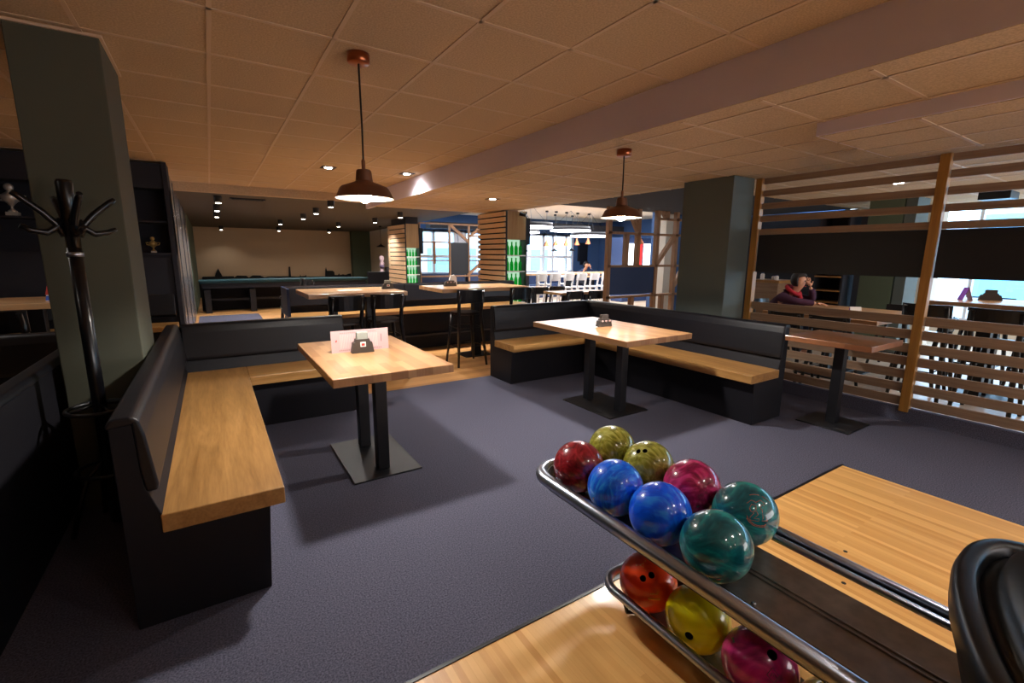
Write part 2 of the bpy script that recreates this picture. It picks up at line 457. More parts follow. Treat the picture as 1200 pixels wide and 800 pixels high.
def corner_bench(label, cx, cy, dirx, xlen, y_end):
    """L bench: outer corner (cx,cy); one arm runs down -y, the other along x towards DIRX"""
    t = thing('corner_bench', label, 'bench', (cx + dirx * .3, cy - .3, 0))
    e = dirx
    base = [(0, 0), (.505, 0), (.53, .415), (.13, .415), (.13, .50), (.085, .64), (.075, .905), (0, .905)]
    b1 = BM(); section(b1, base, 'y', y_end, cy, e, (cx, cy))
    x1 = cx + dirx * xlen
    obj('base', b1, 'laminate', t, bevel=.004)
    b2 = BM(); prism(b2, [(cy - u, z) for u, z in base], min(cx + e * .53, x1), max(cx + e * .53, x1), 'x')
    xa, xb = sorted((cx + e * .10, cx + e * .535)); prism(b2, [(cy - u, z) for u, z in ((0, .41), (.13, .41), (.13, .50), (.085, .64), (.075, .905), (0, .905))], xa, xb, 'x')
    obj('base', b2, 'laminate', t, bevel=.004)
    # oak seat boards
    b = BM(); xa, xb = sorted((cx + e * .125, cx + e * .595)); box(b, xa, xb, y_end - .012, cy - .13, .418, .5)
    obj('seat', b, 'oak_y', t, bevel=.006)
    b = BM(); xa, xb = sorted((cx + e * .597, x1 + e * .012)); box(b, xa, xb, cy - .595, cy - .13, .418, .5)
    obj('seat', b, 'oak_x', t, bevel=.006)
    # kicker strip behind the seat
    # leather pads wrapped over the top of the back panel
    pad = [(-.008, .895), (-.008, .915), (.012, .937), (.075, .938), (.098, .922), (.112, .86), (.135, .64), (.13, .612), (.09, .612), (.078, .7), (.072, .905)]
    b = BM(); prism(b, [(cx + e * u, z) for u, z in pad], y_end - .006, cy - .02, 'y')
    obj('backrest', b, 'leather', t, bevel=.012, seg=3)
    b = BM(); xa, xb = sorted((cx + e * .115, x1)); prism(b, [(cy - u, z) for u, z in pad], xa, xb, 'x')
    obj('backrest', b, 'leather', t, bevel=.012, seg=3)
    return t
corner_bench('long black corner bench with oak seat in the left foreground beside the olive column', -.40, 5.2, 1, 1.53, 2.29)
corner_bench('black corner bench with oak seat standing in front of the teal column and slatted screen', 4.70, 5.2, -1, 1.70, 2.30)
corner_bench('black bench back at the far left edge, seen from behind beside the coat rack', -.845, 5.2, -1, 1.9, 1.4)

# ------------------------------------------------------------------ tables
def table(name, label, x0, x1, y0, y1, top, thick, cols, plate, block='block', colw=.085, group=None):
    cx, cy = (plate[0] + plate[1]) / 2, (plate[2] + plate[3]) / 2
    t = thing(name, label, 'table', (cx, cy, 0), group)
    obj('table_top', box(BM(), x0, x1, y0, y1, top - thick, top), block, t, bevel=.005)
    for c in cols:
        obj('leg', box(BM(), c[0] - colw / 2, c[0] + colw / 2, c[1] - colw / 2, c[1] + colw / 2, .012, top - thick - .012), 'black_metal', t, bevel=.004)
    obj('base_plate', box(BM(), *plate, 0, .012), 'black_metal', t, bevel=.003)
    obj('mounting_plate', box(BM(), plate[0] + .05, plate[1] - .05, plate[2] + .06, plate[3] - .06, top - thick - .012, top - thick), 'black_metal', t)
    return t
table('dining_table', 'wooden block table carrying a pink menu card, in front of the left corner bench', .54, 1.325, 2.79, 4.12, .85, .055, [(.945, 3.25), (.945, 3.74)], (.70, 1.195, 3.095, 3.9))
table('dining_table', 'wooden block table on two black posts in front of the right corner bench', 2.97, 3.86, 2.78, 4.19, .85, .055, [(3.415, 3.25), (3.415, 3.73)], (3.155, 3.69, 3.12, 3.86))
table('side_table', 'small reddish brown block table on one black post beside the slatted screen', 4.55, 5.21, 1.56, 2.26, .85, .05, [(4.94, 1.93)], (4.715, 5.175, 1.70, 2.155), 'walnut_block')
table('high_table', 'high oak table before the long banquette with two bar stools, behind the menu card table', .92, 2.12, 5.82, 6.78, 1.11, .055, [(1.3, 6.4), (1.78, 6.4)], (1.1, 1.98, 6.2, 6.65), 'block_x', .1)
table('high_table', 'high oak table near the slatted bottle pillars, holding a napkin rack', 2.66, 4.12, 5.93, 6.8, 1.11, .055, [(3.46, 6.45)], (3.22, 3.7, 6.32, 6.72), 'block_x', .12)
table('high_table', 'high oak table at the far left in front of the trophy shelves', -2.7, -1.02, 5.95, 6.85, 1.11, .055, [(-1.5, 6.4)], (-1.85, -1.15, 6.2, 6.7), 'block_x', .12)

# condiment holders and menus
def holder(name, label, x, y, z, rz, w=.15, h=.085, dots=None, mark=None, block_top=True):
    t = thing(name, label, 'holder', (x, y, z))
    mt = Matrix.Translation((x, y, z)) @ Matrix.Rotation(rz, 4, 'Z')
    b = BM(); prism(b, [(-w / 2, 0), (w / 2, 0), (w * .42, h * .75), (w * .33, h * .78), (w * .3, h), (-w * .3, h), (-w * .33, h * .78), (-w * .42, h * .75)], -.03, .03, 'y', mt)
    obj('body', b, 'holder', t, bevel=.003)
    if block_top:
        b = BM(); box(b, -w * .26, w * .26, -.02, .02, h * .8, h * 1.5, mt, bev=.01); obj('napkins', b, 'holder_pad' if mark else 'holder', t)
    if mark:
        b = BM(); box(b, -.02, .02, -.0325, -.0295, h * .45, h * .8, mt); o = obj('badge', b, 'white_paper', t)
        b = BM(); box(b, -.012, .012, -.0335, -.032, h * .52, h * .7, mt); obj('badge_mark', b, 'red_print', o)
    if dots:
        for k in range(3):
            b = BM(); lathe(b, [(.009, 0), (.011, .012), (.006, .016)], (0, 0, 0), 10); b.transform(mt @ Matrix.Translation(((k - 1) * w * .27, -.028, h * .72)) @ Matrix.Rotation(PI / 2, 4, 'X'))
            obj('shaker_cap', b, 'paper', t)
    return t
holder('condiment_holder', 'dark condiment holder with a small red badge, in front of the pink menu card', .905, 3.50, .85, -.03, .165, .105, mark=True)
holder('condiment_holder', 'dark condiment holder with three pale shaker caps on the right block table', 3.42, 3.54, .85, -.05, .18, .085, dots=True)
holder('condiment_holder', 'small dark condiment holder on the high table with two stools', 2.02, 6.32, 1.11, 0, .16, .08, mark=True)
t = holder('napkin_rack', 'dark napkin rack with a white card on the high table near the bottle pillars', 3.02, 6.45, 1.11, 0, .2, .085, dots=True, block_top=False)
mt = Matrix.Translation((3.09, 6.5, 1.11))
b = BM(); prism(b, [(-.07, 0), (.07, 0), (.06, .13), (.02, .17), (-.04, .15), (-.06, .1)], -.012, .012, 'y', mt); obj('white_card', b, 'white_paper', t)

t = thing('menu_card', 'long pink printed menu card standing upright on the left block table', 'menu', (.91, 3.54, .85))
mt = Matrix.Translation((.91, 3.555, .85)) @ Matrix.Rotation(.0, 4, 'Z') @ Matrix.Rotation(-.06, 4, 'X')
b = BM(); box(b, -.215, .215, 0, .004, 0, .165, mt); obj('card', b, 'paper', t)
b = BM()
for k in range(26): box(b, -.15 + k * .0105, -.1455 + k * .0105, -.001, .0, .143, .15, mt)
for k in range(24):
    if abs(k - 11.5) > 4: box(b, -.16 + k * .0135, -.153 + k * .0135, -.001, 0, .012, .02, mt)
box(b, .155, .161, -.001, 0, .06, .12, mt)
obj('printed_text', b, 'print', t)
b = BM()
for k in range(30): box(b, -.15 + k * .0095, -.148 + k * .0095, -.0008, 0, .03, .135, mt)
obj('printed_columns', b, plain('faint_print', '#dcc0ba', .8), t)
b = BM(); prism(b, [(-.186, .085), (-.176, .1), (-.172, .09), (-.18, .08)], -.001, 0, 'y', mt); obj('printed_emblem', b, 'red_print', t)

t = thing('menu_sheet', 'white paper sheet lying on the right block table beside the condiment holder', 'paper', (3.33, 3.7, .85))
mt = Matrix.Translation((3.34, 3.75, .85)) @ Matrix.Rotation(.25, 4, 'Z')
b = BM(); box(b, -.15, .15, -.21, .12, .0005, .0035, mt); obj('sheet', b, 'white_paper', t)
t = thing('menu_sheet', 'pale paper sheet lying on the high table with two stools', 'paper', (1.6, 6.3, 1.11))
b = BM(); box(b, 1.35, 1.65, 6.2, 6.4, 1.1105, 1.113); obj('sheet', b, 'white_paper', t)

# ------------------------------------------------------------------ stools and chairs
def make_seat(name, label, cat, loc, rz, hs, hb, mat='gloss_black', w=.42, group=None, ring=True):
    """bentwood chair: faces +y, its back at -y"""
    t = thing(name, label, cat, (0, 0, 0), group)
    b = BM(); pts = []
    for k in range(20):
        a = 2 * PI * k / 20
        c, s = math.cos(a), math.sin(a)
        pts.append((w / 2 * math.copysign(abs(c) ** .7, c), w / 2 * math.copysign(abs(s) ** .7, s)))
    prism(b, pts, hs - .035, hs, 'z'); obj('seat', b, mat, t, bevel=.008)
    sp = .03 if hs > .6 else .02
    for sx in (-1, 1):
        b = BM(); tube(b, [(sx * (w / 2 - .01 + sp), w / 2 - .02 + sp, 0), (sx * (w / 2 - .05), w / 2 - .06, hs - .03)], [.017, .024], 8); obj('leg', b, mat, t)
        b = BM(); tube(b, [(sx * (w / 2 - .01 + sp), -w / 2 - .02 - sp, 0), (sx * (w / 2 - .03), -w / 2 + .03, hs - .02), (sx * (w / 2 - .025), -w / 2 + .01, hs + .12), (sx * (w / 2 - .03), -w / 2 - .05, hb - .02)], [.018, .026, .025, .02], 8); obj('leg', b, mat, t)
    if ring:
        for z in ((.28, .55) if hs > .6 else (.25,)):
            q = w / 2 - .02 + sp * (1 - z / hs)
            b = BM(); tube(b, [(q, q, z), (-q, q, z), (-q, -q, z), (q, -q, z)], .012, 8, closed=True); obj('stretcher', b, mat, t)
    # curved back board
    b = BM(); n = 9; hh = .185 if hs > .6 else .16
    for lo, hi in ((hb - hh, hb),):
        rows = []
        for k in range(n):
            x = -w / 2 - .01 + (w + .02) * k / (n - 1)
            yb = -w / 2 - .075 + .055 * (2 * x / w) ** 2
            rows.append([b.verts.new(q) for q in ((x, yb + .03, lo), (x, yb + .012, hi), (x, yb - .006, hi), (x, yb + .012, lo))])
        for A, B_ in zip(rows, rows[1:]):
            for i in range(4): b.faces.new((A[i], A[(i + 1) % 4], B_[(i + 1) % 4], B_[i]))
        b.faces.new(list(reversed(rows[0]))); b.faces.new(rows[-1])
    obj('backrest', b, mat, t, bevel=.004)
    t.location = Vector(loc) * SC; t.rotation_euler = (0, 0, rz)
    return t
stool = make_seat('bar_stool', 'black bar stool tucked under the high table near the bottle pillars, nearest the camera', 'stool', (3.06, 6.03, 0), -.06, .77, 1.10, w=.40, group='bar stools')
dup(stool, (3.93, 6.1, 0), .08, 'black bar stool at the right end of the high table near the bottle pillars')
dup(stool, (1.30, 5.86, 0), .06, 'black bar stool at the left end of the high table behind the menu card')
dup(stool, (1.815, 5.88, 0), -.04, 'black bar stool at the right end of the high table behind the menu card')
dup(stool, (-1.55, 5.62, 0), .05, 'black bar stool in front of the far left high table')
dup(stool, (1.25, 9.9, 0), 1.5, 'black bar stool standing alone past the left end of the long banquette')
dup(stool, (1.28, 9.3, 0), 1.7, 'black bar stool overlapping another one past the left end of the long banquette')

# ------------------------------------------------------------------ long high banquette
t = thing('banquette', 'long black upholstered high banquette with oak seat behind the high tables', 'bench', (2.9, 7.4, 0))
obj('base', box(BM(), .9, 4.95, 7.22, 7.75, .27, .645), 'laminate', t)
obj('plinth', box(BM(), .95, 4.9, 7.4, 7.72, 0, .27), 'laminate', t)
obj('foot_ledge', box(BM(), .9, 4.95, 7.17, 7.4, .25, .275), 'grey_laminate', t)
obj('seat', box(BM(), .86, 4.95, 7.08, 7.6, .645, .70), 'oak_x', t, bevel=.005)
obj('back_panel', box(BM(), .88, 4.95, 7.7, 7.78, .6, 1.06), 'laminate', t)
obj('side_panel', box(BM(), .85, .885, 7.15, 7.78, .70, 1.09), 'navy', t)
for x0, x1 in ((.89, 2.72), (2.73, 3.95), (3.96, 4.95)):
    b = BM(); prism(b, [(7.60, .80), (7.7, .78), (7.76, 1.08), (7.70, 1.10), (7.64, 1.08)], x0, x1, 'x'); obj('backrest', b, 'leather', t, bevel=.01)

# ------------------------------------------------------------------ trophy wall on the left
t = thing('shelf_unit', 'dark built in shelving wall with trophies behind the olive column', 'shelf', (-2.4, 8.2, 0))
obj('back_panel', box(BM(), -4.95, -.40, 8.36, 8.40, 0, 2.72), 'dark_wall', t)
obj('top_panel', box(BM(), -4.95, -.40, 8.0, 8.36, 2.42, 2.74), 'dark_wall', t)
obj('lower_panel', box(BM(), -4.95, -.40, 8.0, 8.36, 0, 1.55), 'dark_wall', t)
for x in (-.415, -1.42, -2.5, -3.6, -4.9): obj('upright', box(BM(), x - .03, x + .03, 7.99, 8.36, 1.55, 2.43), 'dark_wall', t, bevel=.003)
obj('upright', box(BM(), -.44, -.385, 7.97, 8.40, 0, 2.76), 'dark_wall', t, bevel=.003)
obj('shelf_board', box(BM(), -4.95, -.44, 7.99, 8.36, 1.975, 2.0), 'dark_wall', t)
obj('shelf_board', box(BM(), -4.95, -.44, 7.97, 8.36, 1.55, 1.575), 'dark_wall', t)
t = thing('banquette', 'dark wall banquette with oak seat edge under the trophy shelves', 'bench', (-2.6, 7.7, 0))
obj('base', box(BM(), -4.9, -.47, 7.52, 7.98, 0, .57), 'laminate', t)
obj('seat', box(BM(), -4.9, -.45, 7.42, 7.9, .57, .635), 'oak_x', t, bevel=.005)
b = BM(); prism(b, [(7.86, .74), (7.98, .70), (7.98, 1.01), (7.91, 1.02)], -4.9, -.47, 'x'); obj('backrest', b, 'leather', t, bevel=.01)
def trophy(label, x, y, z, k, mat):
    t = thing('trophy', label, 'trophy', (x, y, z))
    b = BM(); box(b, x - .06 * k, x + .06 * k, y - .06 * k, y + .06 * k, z, z + .05 * k); obj('plinth', b, 'trophy_base', t, bevel=.004)
    b = BM(); lathe(b, [(.05 * k, .05 * k), (.045 * k, .065 * k), (.016 * k, .09 * k), (.014 * k, .12 * k), (.035 * k, .15 * k), (.085 * k, .2 * k), (.095 * k, .25 * k), (.085 * k, .27 * k), (.04 * k, .30 * k), (.02 * k, .32 * k)], (x, y, z), 20); obj('cup', b, mat, t)
    for s in (-1, 1):
        b = BM(); tube(b, [(x + s * .07 * k, y, z + .19 * k), (x + s * .13 * k, y, z + .21 * k), (x + s * .145 * k, y, z + .26 * k), (x + s * .09 * k, y, z + .265 * k)], .011 * k, 8); obj('handle', b, mat, t)
    b = BM(); bmesh.ops.create_uvsphere(b, u_segments=14, v_segments=10, radius=.05 * k); b.transform(Matrix.Translation((x, y, z + .365 * k)) @ Matrix.Scale(.55, 4, (0, 1, 0))); obj('finial', b, mat, t, smooth=True)
trophy('large silver trophy cup on the upper shelf at the left edge', -1.96, 8.15, 2.001, .92, 'silver')
trophy('small golden trophy cup on the lower shelf just right of the olive column', -.645, 8.15, 1.576, .52, 'gold')
t = thing('card_stand', 'red white and blue card stand on the far left high table', 'sign', (-1.32, 6.3, 1.11))
b = BM(); prism(b, [(-.09, 0), (.04, 0), (.02, .16), (-.05, .2)], -.015, .015, 'y', Matrix.Translation((-1.29, 6.22, 1.11))); obj('card', b, 'white_paper', t)
b = BM(); prism(b, [(-.085, .06), (-.03, .06), (-.03, .17), (-.055, .18)], -.0165, -.015, 'y', Matrix.Translation((-1.29, 6.22, 1.11))); obj('red_patch', b, 'red_print', t)
b = BM(); prism(b, [(-.088, .005), (.036, .005), (.035, .05), (-.08, .05)], -.0165, -.015, 'y', Matrix.Translation((-1.29, 6.22, 1.11))); obj('blue_patch', b, plain('blue_print', '#3b62c8', .6), t)

# ------------------------------------------------------------------ coat rack
t = thing('coat_rack', 'black bentwood coat rack standing in front of the olive column', 'coat rack', (-.6, 3.35, 0))
x, y = -.6, 3.35
b = BM(); tube(b, [(x, y, .03), (x, y, .9), (x, y, 1.62)], [.034, .032, .031], 16); obj('pole', b, 'gloss_black', t)
b = BM(); tube(b, [(x, y, 1.60), (x, y, 1.93), (x, y, 1.945)], [.031, .036, .03], 16); obj('top_post', b, 'gloss_black', t)
b = BM(); lathe(b, [(.036, 0), (.037, .012), (.036, .024)], (x, y, 1.555), 16); obj('collar', b, 'steel', t)
for k in range(4):
    a = math.radians(25 + 90 * k); c, s = math.cos(a), math.sin(a)
    P = lambda r, z: (x + r * c, y + r * s, z)
    b = BM(); tube(b, [P(.03, 1.66), P(.055, 1.72), P(.10, 1.775), P(.175, 1.845), P(.2, 1.865)], [.016, .017, .017, .016, .013], 8); obj('hook', b, 'gloss_black', t)
    b = BM(); tube(b, [P(.034, 1.745), P(.06, 1.70), P(.095, 1.675), P(.15, 1.685), P(.19, 1.705)], [.016, .017, .016, .0145, .012], 8); obj('hook', b, 'gloss_black', t)
for z, r, q in ((.72, .145, .011), (.36, .145, .011)):
    b = BM(); tube(b, [(x + r * math.cos(2 * PI * k / 28), y + r * math.sin(2 * PI * k / 28), z) for k in range(28)], q, 8, closed=True)
    obj('umbrella_ring', b, 'black_metal', t)
for k in range(4):
    a = math.radians(25 + 90 * k); c, s = math.cos(a), math.sin(a)
    b = BM(); tube(b, [(x + .03 * c, y + .03 * s, .74), (x + .145 * c, y + .145 * s, .72)], .008, 6); obj('spoke', b, 'gloss_black', t)
    b = BM(); tube(b, [(x + .025 * c, y + .025 * s, .4), (x + .10 * c, y + .10 * s, .34), (x + .15 * c, y + .15 * s, .2), (x + .20 * c, y + .20 * s, .015)], [.015, .015, .015, .014], 8); obj('foot', b, 'gloss_black', t)
# ------------------------------------------------------------------ slatted screen
t = thing('slatted_screen', 'tall wooden slatted screen with black panels along the right side', 'screen', (5.6, .8, 0))
for y in (3.27, 1.585, -.1, -1.8):
    obj('post', box(BM(), 5.575, 5.655, y - .038, y + .038, 0 if y < 0 else .10, 2.495), 'post_wood', t, bevel=.004)
for y0, y1 in ((1.63, 3.225), (-.055, 1.54), (-1.755, -.145)):
    for top in (2.492, 2.352, 2.207, 2.06, 1.908): obj('slat', box(BM(), 5.605, 5.635, y0, y1, top - .068, top), 'slat', t, bevel=.002)
    for top in (1.037, .902, .769, .641, .508, .377, .243): obj('slat', box(BM(), 5.605, 5.635, y0, y1, top - .088, top), 'slat', t, bevel=.002)
    obj('black_panel', box(BM(), 5.608, 5.632, y0, y1, 1.40, 1.838), 'screen_black', t)
struct('trim_screen_plinth', box(BM(), 5.59, 5.66, YB, 3.32, 0, .135), 'carpet')

# ------------------------------------------------------------------ pendant lamps and downlights
LAMP = (1.0, .95, .90)
def pendant(label, x, y, zc, zb, cup, w):
    t = thing('pendant_lamp', label, 'lamp', (x, y, zc), 'pendant lamps')
    b = BM(); lathe(b, [(.005, zc - .055), (.06, zc - .055), (.066, zc - .048), (.066, zc), (.0, zc)], (x, y, 0), 28, cap=False); obj('canopy', b, 'copper', t)
    b = BM(); tube(b, [(x, y, zb + .17), (x + .003, y, (zb + zc) / 2), (x, y, zc - .05)], .006, 8); obj('cord', b, 'cord', t)
    b = BM(); lathe(b, [(.008, .235), (.012, .225), (.012, .175), (.04, .172), (.046, .165), (.053, .105), (.06, .098), (.142, .067), (.150, .058), (.179, 0), (.182, -.004)], (x, y, zb), 36, cap=False)
    sh = obj('shade', b, 'bronze', t, smooth=True)
    b = BM(); lathe(b, [(.18, -.003), (.175, .001), (.146, .055), (.136, .063), (.055, .093), (.03, .095)], (x, y, zb), 36, cap=False); obj('shade_lining', b, 'shade_inside', sh)
    b = BM(); bmesh.ops.create_uvsphere(b, u_segments=18, v_segments=12, radius=.042); b.transform(Matrix.Translation((x, y, zb + .012))); obj('bulb', b, 'bulb', t, smooth=True)
    light('SPOT', 'pendant_light', (x, y, zb - .05), w, LAMP, t, size=.05, spot=math.radians(140), blend=.35)
pendant('copper pendant lamp hanging over the left block table', .868, 3.1, 2.77, 1.93, 0, 88)
pendant('copper pendant lamp hanging over the right block table', 3.16, 3.11, 2.50, 1.92, 0, 85)

def downlight(label, x, y, z, w, sq=True):
    t = thing('downlight', label, 'ceiling light', (x, y, z), 'recessed downlights')
    b = BM()
    r0, r1 = .052, .095
    box(b, x - r1, x + r1, y - r1, y - r0, z - .008, z); box(b, x - r1, x + r1, y + r0, y + r1, z - .008, z)
    box(b, x - r1, x - r0, y - r0, y + r0, z - .008, z); box(b, x + r0, x + r1, y - r0, y + r0, z - .008, z)
    obj('trim_ring', b, 'grey_laminate', t)
    b = BM(); lathe(b, [(.001, -.012), (.045, -.012), (.05, -.004)], (x, y, z), 18, cap=False); obj('lens', b, 'down_lens', t)
    light('SPOT', 'downlight_beam', (x, y, z - .03), w, LAMP, t, size=.06, spot=math.radians(150), blend=1)
downlight('square recessed downlight left of the copper pendant over the left table', 1.51, 7.15, 2.77, 150)
downlight('square recessed downlight beside the lilac bulkhead, behind the left pendant', 2.60, 7.0, 2.77, 130)
downlight('square recessed downlight in the lower ceiling near the bottle pillars', 4.06, 6.95, 2.5, 130)
for k, (x, y, z, e) in enumerate(((.9, -1.0, 2.77, 14), (2.2, -1.0, 2.77, 55), (.9, -3.2, 2.77, 14), (2.2, -3.2, 2.77, 34), (3.7 + .3, -.9, 2.408, 60), (-2.4, 2.6, 2.77, 6), (-2.4, 5.4, 2.77, 45))):
    downlight(('recessed downlight above the left end of the bowling approach', 'recessed downlight above the bowling approach, left of the bulkhead',
               'recessed downlight over the lanes, left one of the farther pair', 'recessed downlight over the lanes, right one of the farther pair',
               'recessed downlight in the lowered soffit above the ball return', 'recessed downlight over the black bench at the far left edge',
               'recessed downlight over the far left high table')[k], x, y, z, e)
# surface spot beyond the screen
t = thing('ceiling_spot', 'small white ceiling spotlight seen through the upper slats of the screen', 'ceiling light', (7.0, 2.4, 2.5))
obj('box_body', box(BM(), 6.93, 7.10, 2.31, 2.47, 2.46, 2.5), 'white_paint', t, bevel=.004)
b = BM(); lathe(b, [(.001, -.045), (.05, -.045), (.055, -.035)], (7.01, 2.39, 2.5), 16, cap=False); obj('lens', b, 'down_lens', t)
light('SPOT', 'spot_beam', (7.01, 2.39, 2.44), 40, LAMP, t, size=.04, spot=math.radians(120))
t = thing('ceiling_projector', 'black box shaped projector under the ceiling beyond the right screen panel', 'projector', (8.6, 1.85, 2.5))
obj('body', box(BM(), 8.4, 8.8, 1.7, 2.0, 2.32, 2.42), 'black_plastic', t, bevel=.01)
obj('bracket', box(BM(), 8.55, 8.62, 1.82, 1.88, 2.42, 2.5), 'black_metal', t)

# black cylinder spots of the far dark ceiling
def zdark(y): return 2.64 - .01517 * (y - 9.42)
SPOTS = [(.22, 10.49, 'nearest of the three in a line at the left'), (.22, 12.17, 'middle of the three in a line at the left'), (.23, 13.82, 'farthest of the three in a line at the left'), (.41, 19.2, 'alone by the left end of the far beige wall'),
         (1.83, 15.49, 'upper of a pair near the middle of the far beige wall'), (2.15, 18.76, 'lower of a pair near the middle of the far beige wall'), (2.11, 13.25, 'third of a receding row left of the pendant shade'), (2.14, 11.68, 'second of a receding row left of the pendant shade'), (2.14, 10.1, 'first of a receding row left of the pendant shade'),
         (3.48, 15.54, 'just under the left pendant shade'), (3.87, 18.86, 'near the right end of the far beige wall'), (4.02, 13.47, 'left of the farther slatted pillar top'), (4.09, 11.57, 'above the farther slatted pillar')]
for x, y, w in SPOTS:
    z = zdark(y)
    t = thing('cylinder_spot', 'black cylinder ceiling spot, ' + w, 'ceiling light', (x, y, z), 'black cylinder spots')
    b = BM(); lathe(b, [(.062, -.13), (.07, -.13), (.07, .006)], (x, y, z), 20, cap=False); lathe(b, [(.0, .004), (.07, .004)], (x, y, z), 20, cap=False); obj('housing', b, 'black_metal', t)
    b = BM(); lathe(b, [(.0, -.142), (.03, -.139), (.05, -.13)], (x, y, z), 20, cap=False); obj('lens', b, 'spot_lens', t)
    light('SPOT', 'spot_beam', (x, y, z - .16), 75 if y < 18 else 9, LAMP, t, size=.04, spot=math.radians(125), blend=.6)
t = thing('air_grille', 'flat grey ceiling grille beside the nearest black cylinder spot', 'vent', (.72, 10.7, zdark(10.7)))
b = BM(); box(b, .42, 1.02, 10.62, 10.8, zdark(10.7) - .02, zdark(10.7) + .006); obj('plate', b, 'grey_laminate', t)
b = BM()
for k in range(6): box(b, .45, .99, 10.635 + k * .027, 10.645 + k * .027, zdark(10.7) - .024, zdark(10.7) - .02)
obj('louvre', b, 'black_metal', t)

# skyline cut out on the far wall
SKY = [(-.31, .66), (-.28, .69), (.08, .69), (.10, .76), (.2, .98), (.29, .76), (.31, .69), (.66, .69), (.68, .64), (.77, .71), (1.07, .70), (1.15, .63), (1.27, .71), (1.52, .70), (1.66, .63), (1.78, .655), (2.13, .66), (2.50, .65), (2.52, 1.02), (2.58, 1.02), (2.58, .65), (2.82, .63), (2.9, .64), (2.92, .72), (2.94, .64), (3.1, .66), (3.12, .70), (3.14, .63), (3.84, .63), (3.86, .88), (3.89, .99), (3.92, .85), (4.14, .85), (4.2, .80), (4.21, .68), (4.34, .67), (4.38, .74), (4.41, .67), (4.54, .70), (4.64, .67), (4.75, .72), (4.85, .73), (4.88, .58), (-.31, .58)]
SKY = [(x, z + .055) for x, z in SKY]
b = BM(); prism(b, SKY, YF - .045, YF - .03, 'y'); bmesh.ops.triangulate(b, faces=b.faces[:])
tag(obj('skyline_picture', b, 'hole'), 'black town skyline silhouette along the bottom of the far beige wall', 'wall decoration')

# shuffleboard table
t = thing('shuffleboard_table', 'long dark teal topped games table in front of the far beige wall', 'table', (1.8, 14.9, 0))
obj('table_top', box(BM(), -.3, 4.0, 14.5, 15.28, .79, .87), 'felt', t, bevel=.02)
obj('rail_cap', box(BM(), -.32, 4.02, 14.47, 14.53, .84, .88), 'felt', t, bevel=.01)
obj('apron', box(BM(), -.26, 3.96, 14.53, 15.27, .66, .80), 'laminate', t)
obj('back_panel', box(BM(), -.3, 4.0, 15.3, 15.36, .0, .8), 'laminate', t)
for x in (-.15, .9, 2.4, 3.8): obj('leg', box(BM(), x - .07, x + .07, 14.6, 15.2, 0, .62), 'black_metal', t, bevel=.005)
obj('stretcher', box(BM(), -.2, 3.85, 14.86, 14.94, .3, .36), 'black_metal', t)

# ------------------------------------------------------------------ slatted pillars with lit bottle niches
def bottle_mesh(name):
    b = BM(); lathe(b, [(.0, 0), (.031, 0), (.034, .006), (.034, .13), (.028, .16), (.014, .185), (.0125, .235), (.015, .238), (.015, .25), (.0, .25)], (0, 0, 0), 12, cap=False)
    return obj(name, b, 'bottle')
proto_bottle = None
ORD = ['first', 'second', 'third', 'fourth', 'fifth', 'sixth']
def pillar(label, x0, x1, y0, y1, ztop, znic, dz, rows, who, pz):
    global proto_bottle
    t = thing('slatted_pillar', label, 'pillar', ((x0 + x1) / 2, (y0 + y1) / 2, 0))
    obj('core', box(BM(), x0 + .02, x1, y0 + .24, y1, 0, ztop), 'laminate', t)
    obj('front_panel', box(BM(), x0 + .02, x1, y0, y0 + .24, znic, ztop), 'panel_wood', t)
    zb = znic - rows * dz
    obj('front_panel', box(BM(), x0 + .02, x1, y0, y0 + .24, 0, zb), 'panel_wood', t)
    obj('corner_trim', box(BM(), x0 - .005, x0 + .02, y0 - .01, y0 + .24, 0, ztop), 'black_metal', t)
    obj('corner_trim', box(BM(), x1, x1 + .02, y0 - .01, y1, 0, ztop), 'black_metal', t)
    obj('niche_back', box(BM(), x0 + .03, x1 - .01, y0 + .215, y0 + .235, zb, znic), 'niche_glow', t)
    n = int((ztop - .02) / pz)
    for k in range(n):
        if .1 + k * pz + pz > ztop: break
        obj('slat', box(BM(), x0 - .035, x0 - .005, y0 + .02, y1, ztop - .02 - (k + 1) * pz + .028, ztop - .02 - k * pz), 'pale_slat', t)
    for r in range(rows):
        z = znic - (r + 1) * dz
        obj('shelf_board', box(BM(), x0 + .02, x1, y0, y0 + .215, z - .012, z + .012), 'white_paint', t)
        for c in range(4):
            w = (x1 - x0 - .05) / 4
            bx, by, bz = x0 + .035 + w * (c + .5), y0 + .10, z + .012
            k = dz / .36
            lab = 'green bottle in the %s lit row of the %s, %s from the left' % (ORD[r], who, ORD[c])
            if proto_bottle is None:
                o = proto_bottle = bottle_mesh('bottle')
            else:
                o = proto_bottle.copy(); COL.objects.link(o)
            o.location = Vector((bx, by, bz)) * SC; o.scale = (1, 1, 1) if rows else (1, 1, 1)
            kk = min(1.15, (dz - .06) / .25); o.scale = (kk * 1.05, kk * 1.05, kk)
            tag(o, lab, 'bottle', 'green bottles in lit niches')
    return t
pillar('nearer wooden slatted pillar with lit bottle niches beside the lower ceiling edge', 5.25, 5.74, 8.42, 9.6, 2.49, 1.905, .335, 4, 'nearer pillar', .112)
pillar('farther wooden slatted pillar with lit bottle niches left of the timber frame', 4.54, 4.93, 12.5, 13.9, 2.4, 1.755, .245, 4, 'farther pillar', .125)
struct('trim_pillar_head', box(BM(), 4.6, 4.95, 12.6, 13.8, 2.4, 2.66), 'black_ceiling')
t = thing('speaker', 'narrow black speaker column hanging on the right side of the nearer slatted pillar', 'speaker', (5.84, 8.55, 1.9))
